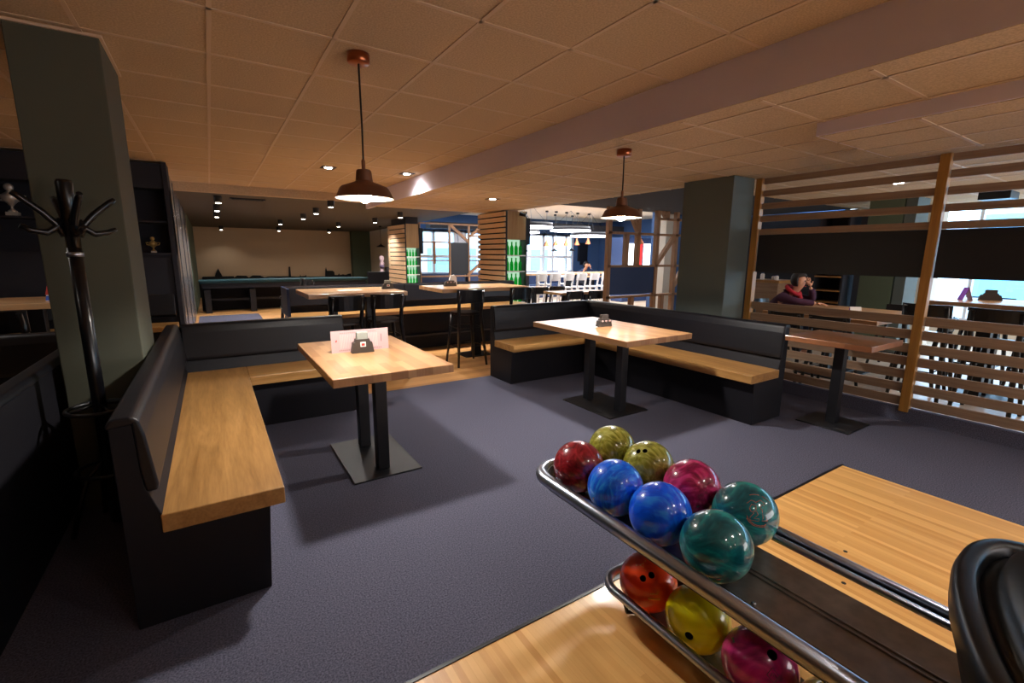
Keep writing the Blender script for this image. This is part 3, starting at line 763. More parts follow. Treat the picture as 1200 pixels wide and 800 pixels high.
obj('cabinet', box(BM(), 5.765, 5.86, 8.42, 8.7, 1.80, 2.36), 'black_plastic', t, bevel=.01)
obj('bracket', box(BM(), 5.74, 5.80, 8.5, 8.6, 2.0, 2.1), 'black_metal', t)
t = thing('security_camera', 'small black camera at the top of the nearer slatted pillar', 'camera', (5.62, 8.36, 2.45))
b = BM(); tube(b, [(5.56, 8.38, 2.43), (5.64, 8.27, 2.40)], [.04, .034], 12); obj('body', b, 'black_plastic', t)
b = BM(); tube(b, [(5.62, 8.42, 2.47), (5.6, 8.34, 2.43)], .015, 8); obj('bracket', b, 'black_metal', t)
b = BM(); tube(b, [(5.64, 8.27, 2.40), (5.647, 8.26, 2.397)], .022, 12); obj('lens', b, 'silver', t)
t = thing('speaker', 'narrow black speaker column hanging on the right side of the farther slatted pillar', 'speaker', (5.0, 12.6, 1.8))
obj('cabinet', box(BM(), 4.955, 5.06, 12.5, 12.8, 1.6, 2.3), 'black_plastic', t, bevel=.01)
obj('bracket', box(BM(), 4.94, 5.0, 12.6, 12.7, 1.9, 2.0), 'black_metal', t)
# ------------------------------------------------------------------ bowling ball return (drawn in metres)
SC = 1.0
def arc(cx, cy, r, a0, a1, n, z):
    return [(cx + r * math.cos(a0 + (a1 - a0) * k / n), cy + r * math.sin(a0 + (a1 - a0) * k / n), z) for k in range(n + 1)]
t = thing('ball_return', 'two tier bowling ball return with steel rails and a black hood in the right foreground', 'ball return', (1.38, .3, 0))
def loop(xl, xr, yend, rc, y0, z0, z1):
    p = [(xl, y0, z0), (xl, yend - rc - .2, z0)] + arc(xl + rc, yend - rc, rc, PI, PI / 2, 8, z0) + arc(xr - rc, yend - rc, rc, PI / 2, 0, 8, z1) + [(xr, yend - rc - .2, z1), (xr, y0, z1)]
    return p
P = loop(1.118, 1.655, 1.576, .12, -.55, .46, .42); b = BM(); tube(b, P, [.0265 - .0120 * max(0, min(1, (k - 4) / 12)) for k in range(len(P))], 18); obj('upper_rail', b, 'steel', t)
# black liner fixed inside the upper rail
P = loop(1.1445, 1.612, 1.554, .10, -.55, .452, .420)
b = BM(); rows = []
for p in P[:-2]: rows.append([b.verts.new((p[0], p[1], p[2] + .014)), b.verts.new((p[0], p[1], p[2] - .05))])
for A, B_ in zip(rows, rows[1:]): b.faces.new((A[0], B_[0], B_[1], A[1]))
o = obj('rail_liner', b, 'black_plastic', t); sm = o.modifiers.new('thick', 'SOLIDIFY'); sm.thickness = .008; sm.offset = 0
b = BM(); tube(b, [(1.597, -.55, .42), (1.597, 1.38, .42), (1.615, 1.44, .42)], .0125, 14); obj('inner_rail', b, 'steel', t)
obj('rail_channel', box(BM(), 1.60, 1.652, -.55, 1.42, .404, .412), 'black_plastic', t)
b = BM(); tube(b, loop(1.184, 1.566, 1.187, .085, -.55, .14, .14), .0165, 16); obj('lower_rail', b, 'steel', t)
obj('upper_bed', box(BM(), 1.235, 1.525, -.5, 1.46, .385, .401), 'dark_steel', t, bevel=.003)
b = BM()
for x in (1.37, 1.39): tube(b, [(x, -.5, .4015), (x, 1.45, .4015)], .004, 8)
obj('bed_rib', b, 'dark_steel', t)
obj('lower_bed', box(BM(), 1.27, 1.50, -.5, 1.12, .038, .052), 'dark_steel', t, bevel=.003)
for y in (-.3, .45, 1.02):
    b = BM(); box(b, 1.455, 1.51, y - .03, y + .03, 0.004, .386); box(b, 1.40, 1.56, y - .05, y + .05, .004, .016); obj('support_post', b, 'black_metal', t, bevel=.003)
for y, x in ((1.06, 1.19), (.2, 1.19), (1.06, 1.56), (.2, 1.56)):
    b = BM(); tube(b, [(x, y, .13), (x + (.02 if x < 1.3 else -.02), y, .07), (1.30 if x < 1.3 else 1.47, y, .026)], .007, 8); obj('bracket', b, 'black_metal', t)
for y in (.15, .62):
    b = BM(); lathe(b, [(.007, 0), (.007, .004), (.004, .006)], (1.246, y, .401), 10); obj('screw', b, 'steel', t)
# hood: rings of a rounded nose outline
OUT = [(1.62, .17), (1.585, .235), (1.50, .262), (1.375, .256), (1.245, .223), (1.113, .174), (1.0, .12), (.93, .03), (.915, -.1), (.915, -.75), (1.66, -.75), (1.66, .0)]
def chaikin(p, n=2):
    for _ in range(n):
        q = []
        for i in range(len(p)):
            a, c = Vector(p[i]), Vector(p[(i + 1) % len(p)])
            q += [tuple(a * .78 + c * .22), tuple(a * .22 + c * .78)]
        p = q
    return p
OUT = chaikin(OUT)
def inset(p, d):
    out = []; n = len(p)
    for i in range(n):
        a, c = Vector(p[i - 1]), Vector(p[(i + 1) % n]); tg = (c - a).normalized()
        nn = Vector((-tg.y, tg.x))
        out.append((p[i][0] + nn.x * d, p[i][1] + nn.y * d))
    return out
sgn = 1 if sum(OUT[i][0] * OUT[(i + 1) % len(OUT)][1] - OUT[(i + 1) % len(OUT)][0] * OUT[i][1] for i in range(len(OUT))) > 0 else -1
def rings(prof, cap_top=True):
    b = BM(); rr = []
    for z, d in prof: rr.append([b.verts.new((x, y, z)) for x, y in inset(OUT, sgn * d)])
    for A, B_ in zip(rr, rr[1:]):
        for k in range(len(A)):
            f = b.faces.new((A[k], A[(k + 1) % len(A)], B_[(k + 1) % len(A)], B_[k])); f.smooth = True
    if cap_top: b.faces.new(rr[-1])
    return b
obj('hood_rim', rings([(.55, .03), (.64, .008), (.66, 0), (.70, -.002), (.716, .003), (.722, .012), (.722, .034), (.714, .042), (.69, .046)], False), 'black_plastic', t)
obj('hood', rings([(.64, .044), (.692, .046), (.70, .058), (.705, .07), (.735, .077), (.745, .085), (.775, .115), (.80, .16), (.815, .22), (.82, .30)]), 'black_plastic', t)
obj('hood_base', rings([(.30, .16), (.40, .10), (.5, .05), (.552, .032)], False), 'black_plastic', t)
obj('hood_foot', box(BM(), 1.12, 1.60, -.7, -.12, 0.004, .40), 'black_plastic', t, bevel=.02)

# balls
BR = .108
def ball(label, mat, c, holes=(), marks=()):
    c = Vector(c)
    b = BM(); bmesh.ops.create_uvsphere(b, u_segments=56, v_segments=36, radius=BR)
    me = bpy.data.meshes.new('bowling_ball'); 
    for f in b.faces: f.smooth = True
    b.to_mesh(me); b.free(); me.materials.append(mat)
    o = bpy.data.objects.new('bowling_ball', me); COL.objects.link(o); o.location = c
    tag(o, label, 'bowling ball', 'bowling balls on the return')
    for d, r in holes:
        d = Vector(d).normalized(); u, v = frame_to(d)
        b = BM(); bmesh.ops.create_cone(b, segments=20, radius1=r, radius2=r, depth=.05, cap_ends=True)
        b.transform(Matrix.Translation(d * (BR - .007)) @ d.to_track_quat('Z', 'Y').to_matrix().to_4x4())
        cme = bpy.data.meshes.new('cutter'); b.to_mesh(cme); b.free()
        co_ = bpy.data.objects.new('cutter', cme); COL.objects.link(co_); co_.location = c
        md = o.modifiers.new('b', 'BOOLEAN'); md.object = co_; md.solver = 'EXACT'
        bpy.context.view_layer.update()
        dg = bpy.context.evaluated_depsgraph_get()
        nm = bpy.data.meshes.new_from_object(o.evaluated_get(dg)); o.modifiers.clear(); o.data = nm
        bpy.data.objects.remove(co_)
        nm.set_sharp_from_angle(angle=math.radians(35))
        # dark liner inside the hole
        b = BM(); lathe(b, [(0, -.0295), (r - .0006, -.0295), (r - .0006, -.0022)], (0, 0, 0), 20, cap=False)
        b.transform(Matrix.Translation(c + d * BR) @ d.to_track_quat('Z', 'Y').to_matrix().to_4x4())
        obj('finger_hole', b, 'hole', o)
    o.data.name = 'bowling_ball'
    for name, d, strokes, w, m in marks:
        d = Vector(d).normalized()
        rt = d.cross(Vector((0, 0, 1))).normalized() * -1
        up = d.cross(rt) * -1 if d.cross(rt).z < 0 else d.cross(rt)
        b = BM()
        for st in strokes:
            pts = [c + (d + rt * a + up * e).normalized() * (BR + .0002) for a, e in st]
            tube(b, pts, w, 5)
        obj(name, b, m, o)
    return o
Z1, Z2 = .51, .165
red_ink = plain('orange_ink', '#c4572f', .6); yellow_ink = plain('yellow_ink', '#d3a01c', .6); dark_ink = plain('grey_ink', '#3d2a34', .6); green_ink = plain('green_ink', '#2e6a4c', .6); pale_ink = plain('pale_ink', '#e9d5d0', .6)
def ring_arc(r, a0, a1, n=10, k=1.0): return [(r * math.cos(math.radians(a0 + (a1 - a0) * i / n)), k * r * math.sin(math.radians(a0 + (a1 - a0) * i / n))) for i in range(n + 1)]
maroon = marble('maroon_ball', ['#4a0b12', '#8c1a24', '#b83640'], 14, 3)
blue = marble('blue_ball', ['#0440cc', '#0a68ee', '#38a0fa'], 8, 3.2, stretch=(1, 2.4, 1))
blue2 = marble('deep_blue_ball', ['#033ad6', '#075cf4', '#2f90fc'], 7, 3.0, stretch=(1.8, 1, 1))
teal = marble('teal_ball', ['#03343f', '#08626a', '#27a49c'], 6, 2.6, stretch=(1, 1, 1.8))
olive = marble('olive_ball', ['#55520f', '#8d8a2c', '#c2c06a'], 9, 3.2, stretch=(2.2, 1, 1))
magenta = marble('magenta_ball', ['#4a0726', '#a3164f', '#e04484'], 10, 3)
orange = marble('orange_ball', ['#d92e08', '#f04410', '#fa5a22'], 6, 2)
yellow = marble('yellow_ball', ['#d0c608', '#e4dc10', '#eee632'], 4, 1.5)
purple = marble('purple_ball', ['#6e0c4c', '#b41e6c', '#d83a8a'], 8, 2.5)
ball('maroon bowling ball at the far left end of the top tier', maroon, (1.252, 1.411, Z1), marks=[('logo', (-.86, -.1, -.5), [[(-.05, -.04), (.0, .04)], [(-.02, -.05), (.03, .03)], [(-.05, 0), (.03, -.02)]], .0012, pale_ink)])
ball('bright blue marbled bowling ball beside the maroon ball on top', blue, (1.252, 1.193, Z1), marks=[('logo', (-.975, .05, -.2), [ring_arc(.05, 60, 250), ], .0012, pale_ink)])
ball('deep blue bowling ball between the brighter blue ball and a teal ball', blue2, (1.252, .975, Z1))
ball('teal bowling ball nearest the front rail of the top tier', teal, (1.252, .757, Z1), marks=[('logo', (-.7, -.6, -.5), [[(-.05, 0), (.05, .03)], [(.02, .03), (.05, .03)]], .0012, red_ink)])
ball('plain olive swirled bowling ball at the far end of the rear row', olive, (1.507, 1.470, Z1))
ball('olive swirled bowling ball showing two finger holes in the rear row', olive, (1.507, 1.252, Z1), holes=[((-.626, .002, .78), .0105), ((-.494, -.205, .845), .0105)])
ball('dark magenta bowling ball in the rear row of the top tier', magenta, (1.507, 1.034, Z1), marks=[('logo', (-.62, -.72, -.2), [[(0, -.05), (0, .05)], [(0, -.02), (.05, .03)], [(0, -.04), (-.05, .02)]], .001, green_ink)])
G2 = [(-.17, .10), (-.12, .17), (-.04, .15), (-.05, .08), (-.12, .02), (-.05, .04), (-.03, -.02), (-.12, -.1), (-.02, -.1), (-.03, -.15), (-.2, -.13), (-.19, -.07), (-.1, .01), (-.16, .05), (-.17, .10)]
G1 = [(.03, .10), (.09, .17), (.12, .17), (.13, -.09), (.16, -.14), (.03, -.14), (.06, -.09), (.06, .08), (.03, .10)]
ball('teal bowling ball with an orange outlined emblem in the rear row', teal, (1.507, .816, Z1), marks=[('emblem', (-.45, -.67, .58), [[(a * 1.6, e * 1.6 - .1) for a, e in st] for st in (G2, G1, ring_arc(.25, 190, 300), ring_arc(.28, 200, 290), [(-.2, .2), (-.1, .26), (-.02, .21), (.08, .26), (.18, .18)], ring_arc(.40, 105, 75), ring_arc(.40, 65, 35))], .00075, red_ink)])
ball('orange red bowling ball with two finger holes on the lower tier', orange, (1.31, 1.052, Z2), holes=[((-.705, -.34, .623), .0115), ((-.459, -.488, .743), .0115)],
     marks=[('emblem', (-.461, -.083, .883), [[(-.2, -.12), (0, .2), (.2, -.12), (-.2, -.12)], [(-.08, -.06), (0, .08), (.08, -.06), (-.08, -.06)]], .001, yellow_ink),
            ('lettering', (-.6, -.785, .152), [[(-.12 + .04 * k, .08), (-.12 + .04 * k, .14)] for k in range(6)] + [[(-.2 + .05 * k, -.1), (-.18 + .05 * k, -.02), (-.16 + .05 * k, -.1)] for k in range(8)], .0009, yellow_ink)])
ball('yellow bowling ball with one thumb hole on the lower tier', yellow, (1.31, .833, Z2), holes=[((-.929, -.363, .076), .0135)],
     marks=[('lettering', (-.945, -.19, -.265), [[(-.16 + .03 * k, .03 - .01 * k), (-.15 + .03 * k, .06 - .01 * k)] for k in range(9)], .0009, red_ink)])
ball('purple magenta bowling ball with a large thumb hole on the lower tier', purple, (1.31, .614, Z2), holes=[((-.299, -.442, .846), .0145)],
     marks=[('emblem', (-.566, -.646, .512), [[(-.16, 0), (0, .18), (.16, 0), (0, -.18), (-.16, 0)], [(-.07, -.03), (-.03, .06), (0, -.02), (.03, .06), (.07, -.03)]], .0012, dark_ink),
            ('lettering', (-.537, .526, .66), [[(-.1, -.02), (.1, .02)], [(-.06, .02), (.08, -.03)]], .0014, green_ink)])
ball('lime yellow bowling ball mostly cut off at the bottom edge of the lower tier', yellow, (1.31, .395, Z2))
# approach dots
b = None
SC = S
for k, (x, y) in enumerate(((2.77, .93), (2.48, .82), (2.2, .73), (1.62, .56))):
    b = BM(); lathe(b, [(.011, 0), (.011, .001)], (x, y, .0038), 12); 
    o = struct('trim_lane_dot', b, 'hole')

# ------------------------------------------------------------------ timber frames
def timber(name, label, y, posts, rails, panel, braces, w=.09, d=.09):
    t = thing(name, label, 'partition', (posts[0][0], y, 0))
    for x, z0, z1 in posts: obj('post', box(BM(), x - w / 2, x + w / 2, y - d / 2, y + d / 2, z0, z1), 'frame_wood', t, bevel=.004)
    for x0, x1, z in rails: obj('rail', box(BM(), x0, x1, y - d / 2, y + d / 2, z - .022, z + .022), 'frame_wood', t)
    for x0, z0, x1, z1 in braces:
        L = math.hypot(x1 - x0, z1 - z0); a = math.atan2(z1 - z0, x1 - x0)
        b = BM(); box(b, 0, L, -.04, .04, -.04, .04, Matrix.Translation((x0, y, z0)) @ Matrix.Rotation(-a, 4, 'Y')); obj('brace', b, 'frame_wood', t)
    if panel: obj('black_panel', box(BM(), panel[0], panel[1], y - .02, y + .02, panel[2], panel[3]), 'navy' if panel[4] else 'screen_black', t)
    return t
timber('timber_frame', 'open timber stud frame with a dark panel beside the teal column', 6.7,
       [(6.50, 0, 2.62), (6.98, 1.38, 2.02), (7.30, 1.38, 2.6), (7.86, 0, 2.62), (8.14, 2.32, 2.62), (8.46, 0, 2.62), (7.2, 0, .76), (8.12, 0, .76)],
       [(6.46, 8.6, .77), (6.46, 8.6, 1.38), (6.46, 8.6, 2.02), (7.86, 8.6, 2.34), (6.46, 8.7, 2.60)],
       (6.56, 7.82, .82, 1.36, 1),
       [(6.96, 2.58, 7.3, 2.06), (7.9, 1.42, 8.42, 2.0), (7.92, 2.56, 8.15, 2.36), (8.5, .95, 8.75, 1.3)])
timber('timber_frame', 'distant timber stud frame with a dark panel between the two slatted pillars', 13.4,
       [(5.3, 0, 2.5), (5.78, 1.3, 1.95), (6.28, 0, 2.5), (6.95, 0, 2.5), (7.4, 2.1, 2.5)],
       [(5.3, 7.5, .92), (5.3, 6.28, 1.4), (6.95, 7.5, 1.4), (5.3, 6.28, 1.95), (5.3, 7.5, 2.5), (6.95, 7.5, 2.16)],
       (6.32, 6.92, .96, 1.95, 0),
       [(6.3, 2.48, 6.93, 1.98), (7.0, 2.15, 7.38, 2.46), (6.9, .95, 7.5, 1.4)], .06, .06)
t = thing('hanging_screen', 'dark flat screen hanging left of the nearer slatted pillar', 'screen', (7.5, 13.0, 1.9))
obj('panel', box(BM(), 7.2, 7.75, 13.0, 13.06, 1.45, 2.25), 'screen_black', t, bevel=.006); obj('mount', box(BM(), 7.45, 7.5, 13.0, 13.04, 2.25, 2.95), 'black_metal', t)

# ------------------------------------------------------------------ far hall: lamps
def cone_lamp(label, x, y, zb, zc, mat, r=.09, h=.2):
    t = thing('pendant_lamp', label, 'lamp', (x, y, zc))
    b = BM(); lathe(b, [(.006, h), (.02, h - .01), (.028, h * .7), (r * .8, h * .2), (r, 0)], (x, y, zb), 20, cap=False); obj('shade', b, mat, t)
    b = BM(); lathe(b, [(.001, .012), (r * .9, .006)], (x, y, zb), 16, cap=False); obj('bulb', b, 'down_lens', t)
    b = BM(); tube(b, [(x, y, zb + h - .01), (x, y, zc)], .006, 6); obj('cord', b, 'cord', t)
    b = BM(); lathe(b, [(.05, 0), (.05, .05)], (x, y, zc - .05), 12); obj('canopy', b, 'black_metal', t)
for k, (x, zb) in enumerate(((8.97, 1.86), (9.34, 1.88), (9.76, 1.89), (10.22, 1.92), (10.71, 1.96))):
    cone_lamp('copper cone pendant over the white bar table, %s from the left' % ORD[k], x, 12.0, zb, 2.95, 'copper', .1, .22)
cone_lamp('copper cone pendant seen through the timber frame beside the teal column', 9.9, 9.0, 1.9, 2.95, 'copper', .12, .24)
for k, (x, y, zb) in enumerate(((8.75, 12.9, 1.7), (10.0, 12.9, 1.72), (10.75, 12.9, 1.74))):
    cone_lamp('small black pendant in front of the far white windows, %s from the left' % ORD[k], x, y, zb, 2.95, 'black_metal', .15, .1)
cone_lamp('small black pendant against the white side wall left of the farther slatted pillar', 5.0, 16.2, 1.82, 2.53, 'black_metal', .17, .12)
def ring_lamp(label, x, y, z, r, zc):
    t = thing('ring_lamp', label, 'lamp', (x, y, zc), 'black ring lamps')
    b = BM(); lathe(b, [(r - .05, .0), (r, .0), (r, .1), (r - .05, .1), (r - .05, 0)], (x, y, z), 40, cap=False); obj('ring', b, 'black_metal', t)
    b = BM(); lathe(b, [(r - .055, -.035), (r + .004, -.035), (r + .004, .0), (r - .055, .0), (r - .055, -.035)], (x, y, z), 40, cap=False); obj('diffuser', b, 'ring_glow', t)
    for k in range(3):
        a = 2 * PI * k / 3; b = BM(); tube(b, [(x + (r - .02) * math.cos(a), y + (r - .02) * math.sin(a), z + .1), (x, y, zc)], .004, 5); obj('wire', b, 'black_metal', t)
ring_lamp('black ring lamp partly hidden by the nearer slatted pillar', 7.35, 10.6, 2.34, .62, 2.95)
ring_lamp('black ring lamp lower behind the nearer slatted pillar', 8.0, 11.9, 2.27, .5, 2.95)
ring_lamp('black ring lamp left of the right pendant, upper of a stepped pair', 9.6, 11.6, 2.36, .62, 2.95)
ring_lamp('black ring lamp left of the right pendant, lower of a stepped pair', 10.5, 11.7, 2.22, .62, 2.95)
struct('ceiling_beam', box(BM(), 10.2, XR, 13.6, 14.1, 2.50, 2.72), 'black_ceiling')
struct('ceiling_duct', box(BM(), 6.0, 9.0, 14.2, 14.6, 2.42, 2.62), 'black_ceiling')

# ------------------------------------------------------------------ far hall: furniture
t = thing('bar_table', 'long pale bar height table behind the white bar chairs', 'table', (8.6, 10.6, 0))
obj('table_top', box(BM(), 7.0, 10.6, 10.32, 11.0, 1.04, 1.09), 'block_x', t, bevel=.004)
for x in (7.3, 8.8, 10.4): obj('leg', box(BM(), x - .06, x + .06, 10.6, 10.72, 0, 1.04), 'black_metal', t)
wchair = make_seat('bar_chair', 'white bar chair at the pale bar table, first from the left', 'chair', (7.2, 9.98, 0), .02, .74, 1.1, 'white_paint', .33, 'white bar chairs')
for k in range(1, 6): dup(wchair, (7.2 + .46 * k, 9.98, 0), .02 * (-1) ** k, 'white bar chair at the pale bar table, %s from the left' % ORD[k])
for k in range(3): dup(wchair, (7.6 + .8 * k, 11.25, 0), PI, 'white bar chair on the far side of the pale bar table, %s from the left' % ORD[k])
table('cafe_table', 'light wooden cafe table with black chairs beyond the right corner bench', 6.0, 7.35, 7.5, 8.1, .82, .05, [(6.35, 7.8), (6.95, 7.8)], (6.2, 7.15, 7.6, 8.0), 'block_x')
table('cafe_table', 'light wooden cafe table farther back beside the nearer slatted pillar', 5.95, 7.0, 8.85, 9.5, .82, .05, [(6.5, 9.15)], (6.25, 6.75, 8.95, 9.35), 'block_x')
bchair = make_seat('cafe_chair', 'black cafe chair right of the nearer slatted pillar, first from the left', 'chair', (6.05, 8.5, 0), 0, .5, .90, 'gloss_black', .42, 'black cafe chairs')
dup(bchair, (6.55, 8.55, 0), .05, 'black cafe chair right of the nearer slatted pillar, second from the left')
dup(bchair, (5.93, 7.2, 0), .05, 'black cafe chair before the light cafe table, left of two')
dup(bchair, (6.44, 7.1, 0), -.03, 'black cafe chair before the light cafe table, right of two', )
t = thing('sofa', 'dark blue sofa under the far white windows', 'sofa', (8.6, 14.6, 0))
obj('seat', box(BM(), 7.6, 12.4, 14.2, 14.75, .0, .5), 'navy', t, bevel=.03); obj('backrest', box(BM(), 7.6, 12.4, 14.75, 14.95, .0, .95), 'navy', t, bevel=.03)
t = thing('sofa', 'dark blue sofa under the far windows between the slatted pillars', 'sofa', (6.6, 14.6, 0))
obj('seat', box(BM(), 5.8, 7.5, 14.2, 14.75, .0, .5), 'navy', t, bevel=.03); obj('backrest', box(BM(), 5.8, 7.5, 14.75, 14.95, .0, .95), 'navy', t, bevel=.03)
t = thing('booth_seat', 'dark booth back standing by the green pier left of the farther slatted pillar', 'bench', (4.6, 15.8, 0))
obj('back_panel', box(BM(), 4.35, 5.5, 15.6, 15.75, 0, 1.0), 'laminate', t, bevel=.01); obj('seat', box(BM(), 4.35, 5.5, 15.75, 16.3, 0, .5), 'leather', t, bevel=.02)
t = thing('counter', 'low dark counter with a black box left of the farther slatted pillar', 'counter', (5.3, 17.2, 0))
obj('top', box(BM(), 5.0, 5.6, 16.8, 17.6, .88, .93), 'laminate', t); obj('body', box(BM(), 5.03, 5.57, 16.85, 17.55, 0, .88), 'laminate', t)
t = thing('standee', 'pale pink and lilac display figure on the low dark counter', 'decoration', (5.25, 17.0, .93))
b = BM(); lathe(b, [(.10, 0), (.11, .02), (.05, .05), (.06, .2), (.1, .32), (.05, .4), (.09, .47), (.08, .56), (.02, .6)], (5.25, 17.0, .93), 16); obj('figure', b, plain('pink_lilac', '#cdb2bd', .6), t)
b = BM(); lathe(b, [(.06, 0), (.1, .08), (.05, .14)], (5.25, 16.98, 1.07), 12); obj('lilac_band', b, plain('lilac', '#6d5a78', .6), t)
t = thing('radio', 'small black box beside the pink display figure on the dark counter', 'radio', (5.45, 16.95, .93))
obj('case', box(BM(), 5.36, 5.58, 16.85, 17.05, .93, 1.12), 'black_plastic', t, bevel=.01); obj('panel', box(BM(), 5.39, 5.55, 16.842, 16.85, .96, 1.09), 'grey_laminate', t)
t = thing('drinks_cooler', 'lit drinks cooler with a red stripe seen through the timber frame', 'cooler', (12.6, 11.5, 0))
obj('case', box(BM(), 11.9, 13.6, 11.5, 12.1, 0, 2.2), 'navy', t, bevel=.01)
for x0, x1 in ((12.0, 12.62), (12.86, 13.4)): obj('lit_door', box(BM(), x0, x1, 11.47, 11.5, 1.0, 2.0), 'white_sign', t)
obj('red_stripe', box(BM(), 12.64, 12.76, 11.46, 11.5, 1.0, 2.0), 'red_sign', t)
t = thing('bar_counter', 'blue lit bar counter behind the timber frame beside the teal column', 'counter', (11.5, 9.2, 0))
obj('front', box(BM(), 10.4, 13.6, 8.6, 9.1, 0, 1.05), 'navy', t); obj('top', box(BM(), 10.35, 13.6, 8.5, 9.2, 1.05, 1.1), 'white_paint', t, bevel=.004)
t = thing('wall_screen', 'dark narrow wall screen right of the far white windows', 'screen', (12.9, 14.9, 1.7))
obj('panel', box(BM(), 12.8, 13.3, 14.9, 14.97, 1.35, 2.1), 'screen_black', t, bevel=.006); obj('stand', box(BM(), 12.95, 13.15, 14.93, 14.97, 1.2, 1.35), 'black_metal', t)
struct('wall_column_pale', box(BM(), 9.0, 9.35, 7.4, 7.7, 0, 2.95), 'white_wall')
struct('wall_column_blue', box(BM(), 9.42, 10.15, 7.5, 8.2, 0, 2.95), 'blue_wall')

# ------------------------------------------------------------------ beyond the slatted screen
table('cafe_table', 'wooden cafe table behind the screen where the person in plum sits', 6.45, 8.1, 2.2, 3.55, .85, .05, [(7.0, 2.9), (7.6, 2.9)], (6.75, 7.85, 2.6, 3.2), 'block')
table('high_table', 'pale high table before the bright right window with black stools', 6.85, 7.85, 1.0, 1.88, 1.11, .05, [(7.2, 1.45), (7.5, 1.45)], (7.0, 7.7, 1.2, 1.7), 'block', .12)
for k, (x, y, rz, lab) in enumerate(((6.6, 1.76, -PI / 2, 'nearest the middle screen post'), (6.6, 1.22, -PI / 2, 'second from the middle screen post'), (8.05, 1.65, PI / 2, 'on the window side, left'), (8.05, 1.13, PI / 2, 'on the window side, right'), (7.15, .7, 0.1, 'at its right end, first'), (7.7, .7, 0, 'at its right end, second'), (6.58, .62, -.2, 'in front of its right end'), (8.3, .6, 0, 'farthest right by the window'))):
    dup(stool, (x, y, 0), rz, 'black stool beyond the screen at the pale high table, ' + lab, 'stools beyond the screen')
for x, y, rz, lab in ((6.3, 2.55, -PI / 2, 'right one on the near side'), (6.3, 3.05, -PI / 2, 'left one on the near side'), (8.3, 2.6, PI / 2, 'far side'), (7.2, 2.0, 0, 'right end')):
    dup(bchair, (x, y, 0), rz, 'black cafe chair at the cafe table behind the screen, ' + lab, 'chairs beyond the screen')
holder('condiment_holder', 'dark condiment holder on the pale high table before the bright window', 7.5, 1.52, 1.11, -1.2, .2, .08)
t = thing('table_card', 'purple and white folded card on the pale high table before the bright window', 'sign', (7.28, 1.68, 1.11))
mt = Matrix.Translation((7.28, 1.68, 1.11)) @ Matrix.Rotation(-.9, 4, 'Z')
b = BM(); prism(b, [(-.05, 0), (-.045, 0), (.0, .14), (-.003, .145)], -.05, .05, 'y', mt); obj('purple_side', b, 'purple', t)
b = BM(); prism(b, [(.045, 0), (.05, 0), (.003, .145), (0, .14)], -.05, .05, 'y', mt); obj('white_side', b, 'white_paper', t)
t = thing('table_card', 'white folded card at the near edge of the cafe table behind the screen', 'sign', (6.75, 2.55, .85))
mt = Matrix.Translation((6.75, 2.55, .85)) @ Matrix.Rotation(.7, 4, 'Z')
b = BM(); prism(b, [(-.06, 0), (-.054, 0), (.0, .12), (-.003, .126)], -.06, .06, 'y', mt); obj('white_side', b, 'white_paper', t)
b = BM(); prism(b, [(.054, 0), (.06, 0), (.003, .126), (0, .12)], -.06, .06, 'y', mt); obj('purple_side', b, 'purple', t)
t = thing('bookcase', 'tall dark open shelf behind the person in plum', 'shelf', (9.2, 3.9, 0))
for y in (3.66, 4.1): obj('side_panel', box(BM(), 9.0, 9.4, y - .015, y + .015, 0, 2.3), 'dark_wall', t)
obj('back_panel', box(BM(), 9.38, 9.4, 3.66, 4.1, 0, 2.3), 'dark_wall', t)
for z in (.4, .8, 1.0, 1.24, 1.6, 2.0, 2.28): obj('shelf_board', box(BM(), 8.99, 9.38, 3.67, 4.09, z, z + .022), 'oak_y', t)
struct('wall_column_olive', box(BM(), 9.1, 9.6, 2.98, 3.44, 0, 2.5), 'green_wall')
struct('wall_column_edge', box(BM(), 9.1, 9.6, 2.82, 2.96, 0, 2.5), 'teal_column')
struct('wall_column_cream', box(BM(), 10.6, 11.0, 2.95, 3.2, 0, 2.5), 'white_wall')
t = thing('counter', 'wooden counter block left of the person in plum behind the screen', 'counter', (8.7, 4.7, 0))
obj('front', box(BM(), 8.5, 9.0, 4.45, 4.95, 0, 1.12), 'slat', t); obj('top', box(BM(), 8.47, 9.03, 4.42, 4.98, 1.12, 1.17), 'oak_x', t, bevel=.004)
for k, (x, y, h) in enumerate(((8.6, 4.8, .13), (8.65, 4.62, .08), (8.6, 4.54, .09))):
    t = thing('jar', 'small white jar on the wooden counter behind the screen, %s from the left' % ORD[k], 'jar', (x, y, 1.17), 'jars on the counter')
    b = BM(); lathe(b, [(.03, 0), (.035, .01), (.035, h * .7), (.02, h * .85)], (x, y, 1.17), 12); obj('body', b, 'white_paint', t)
    b = BM(); lathe(b, [(.022, h * .85), (.022, h)], (x, y, 1.17), 12); obj('lid', b, 'navy', t)
t = thing('wall_cabinet', 'dark ceiling high cabinet above the screen panel behind the upper slats', 'cabinet', (9.0, 4.6, 0))
obj('body', box(BM(), 10.4, 11.6, 3.5, 4.15, 0, 2.36), 'dark_wall', t, bevel=.01); obj('side', box(BM(), 10.36, 10.4, 3.48, 3.6, 0, 2.36), 'navy', t)

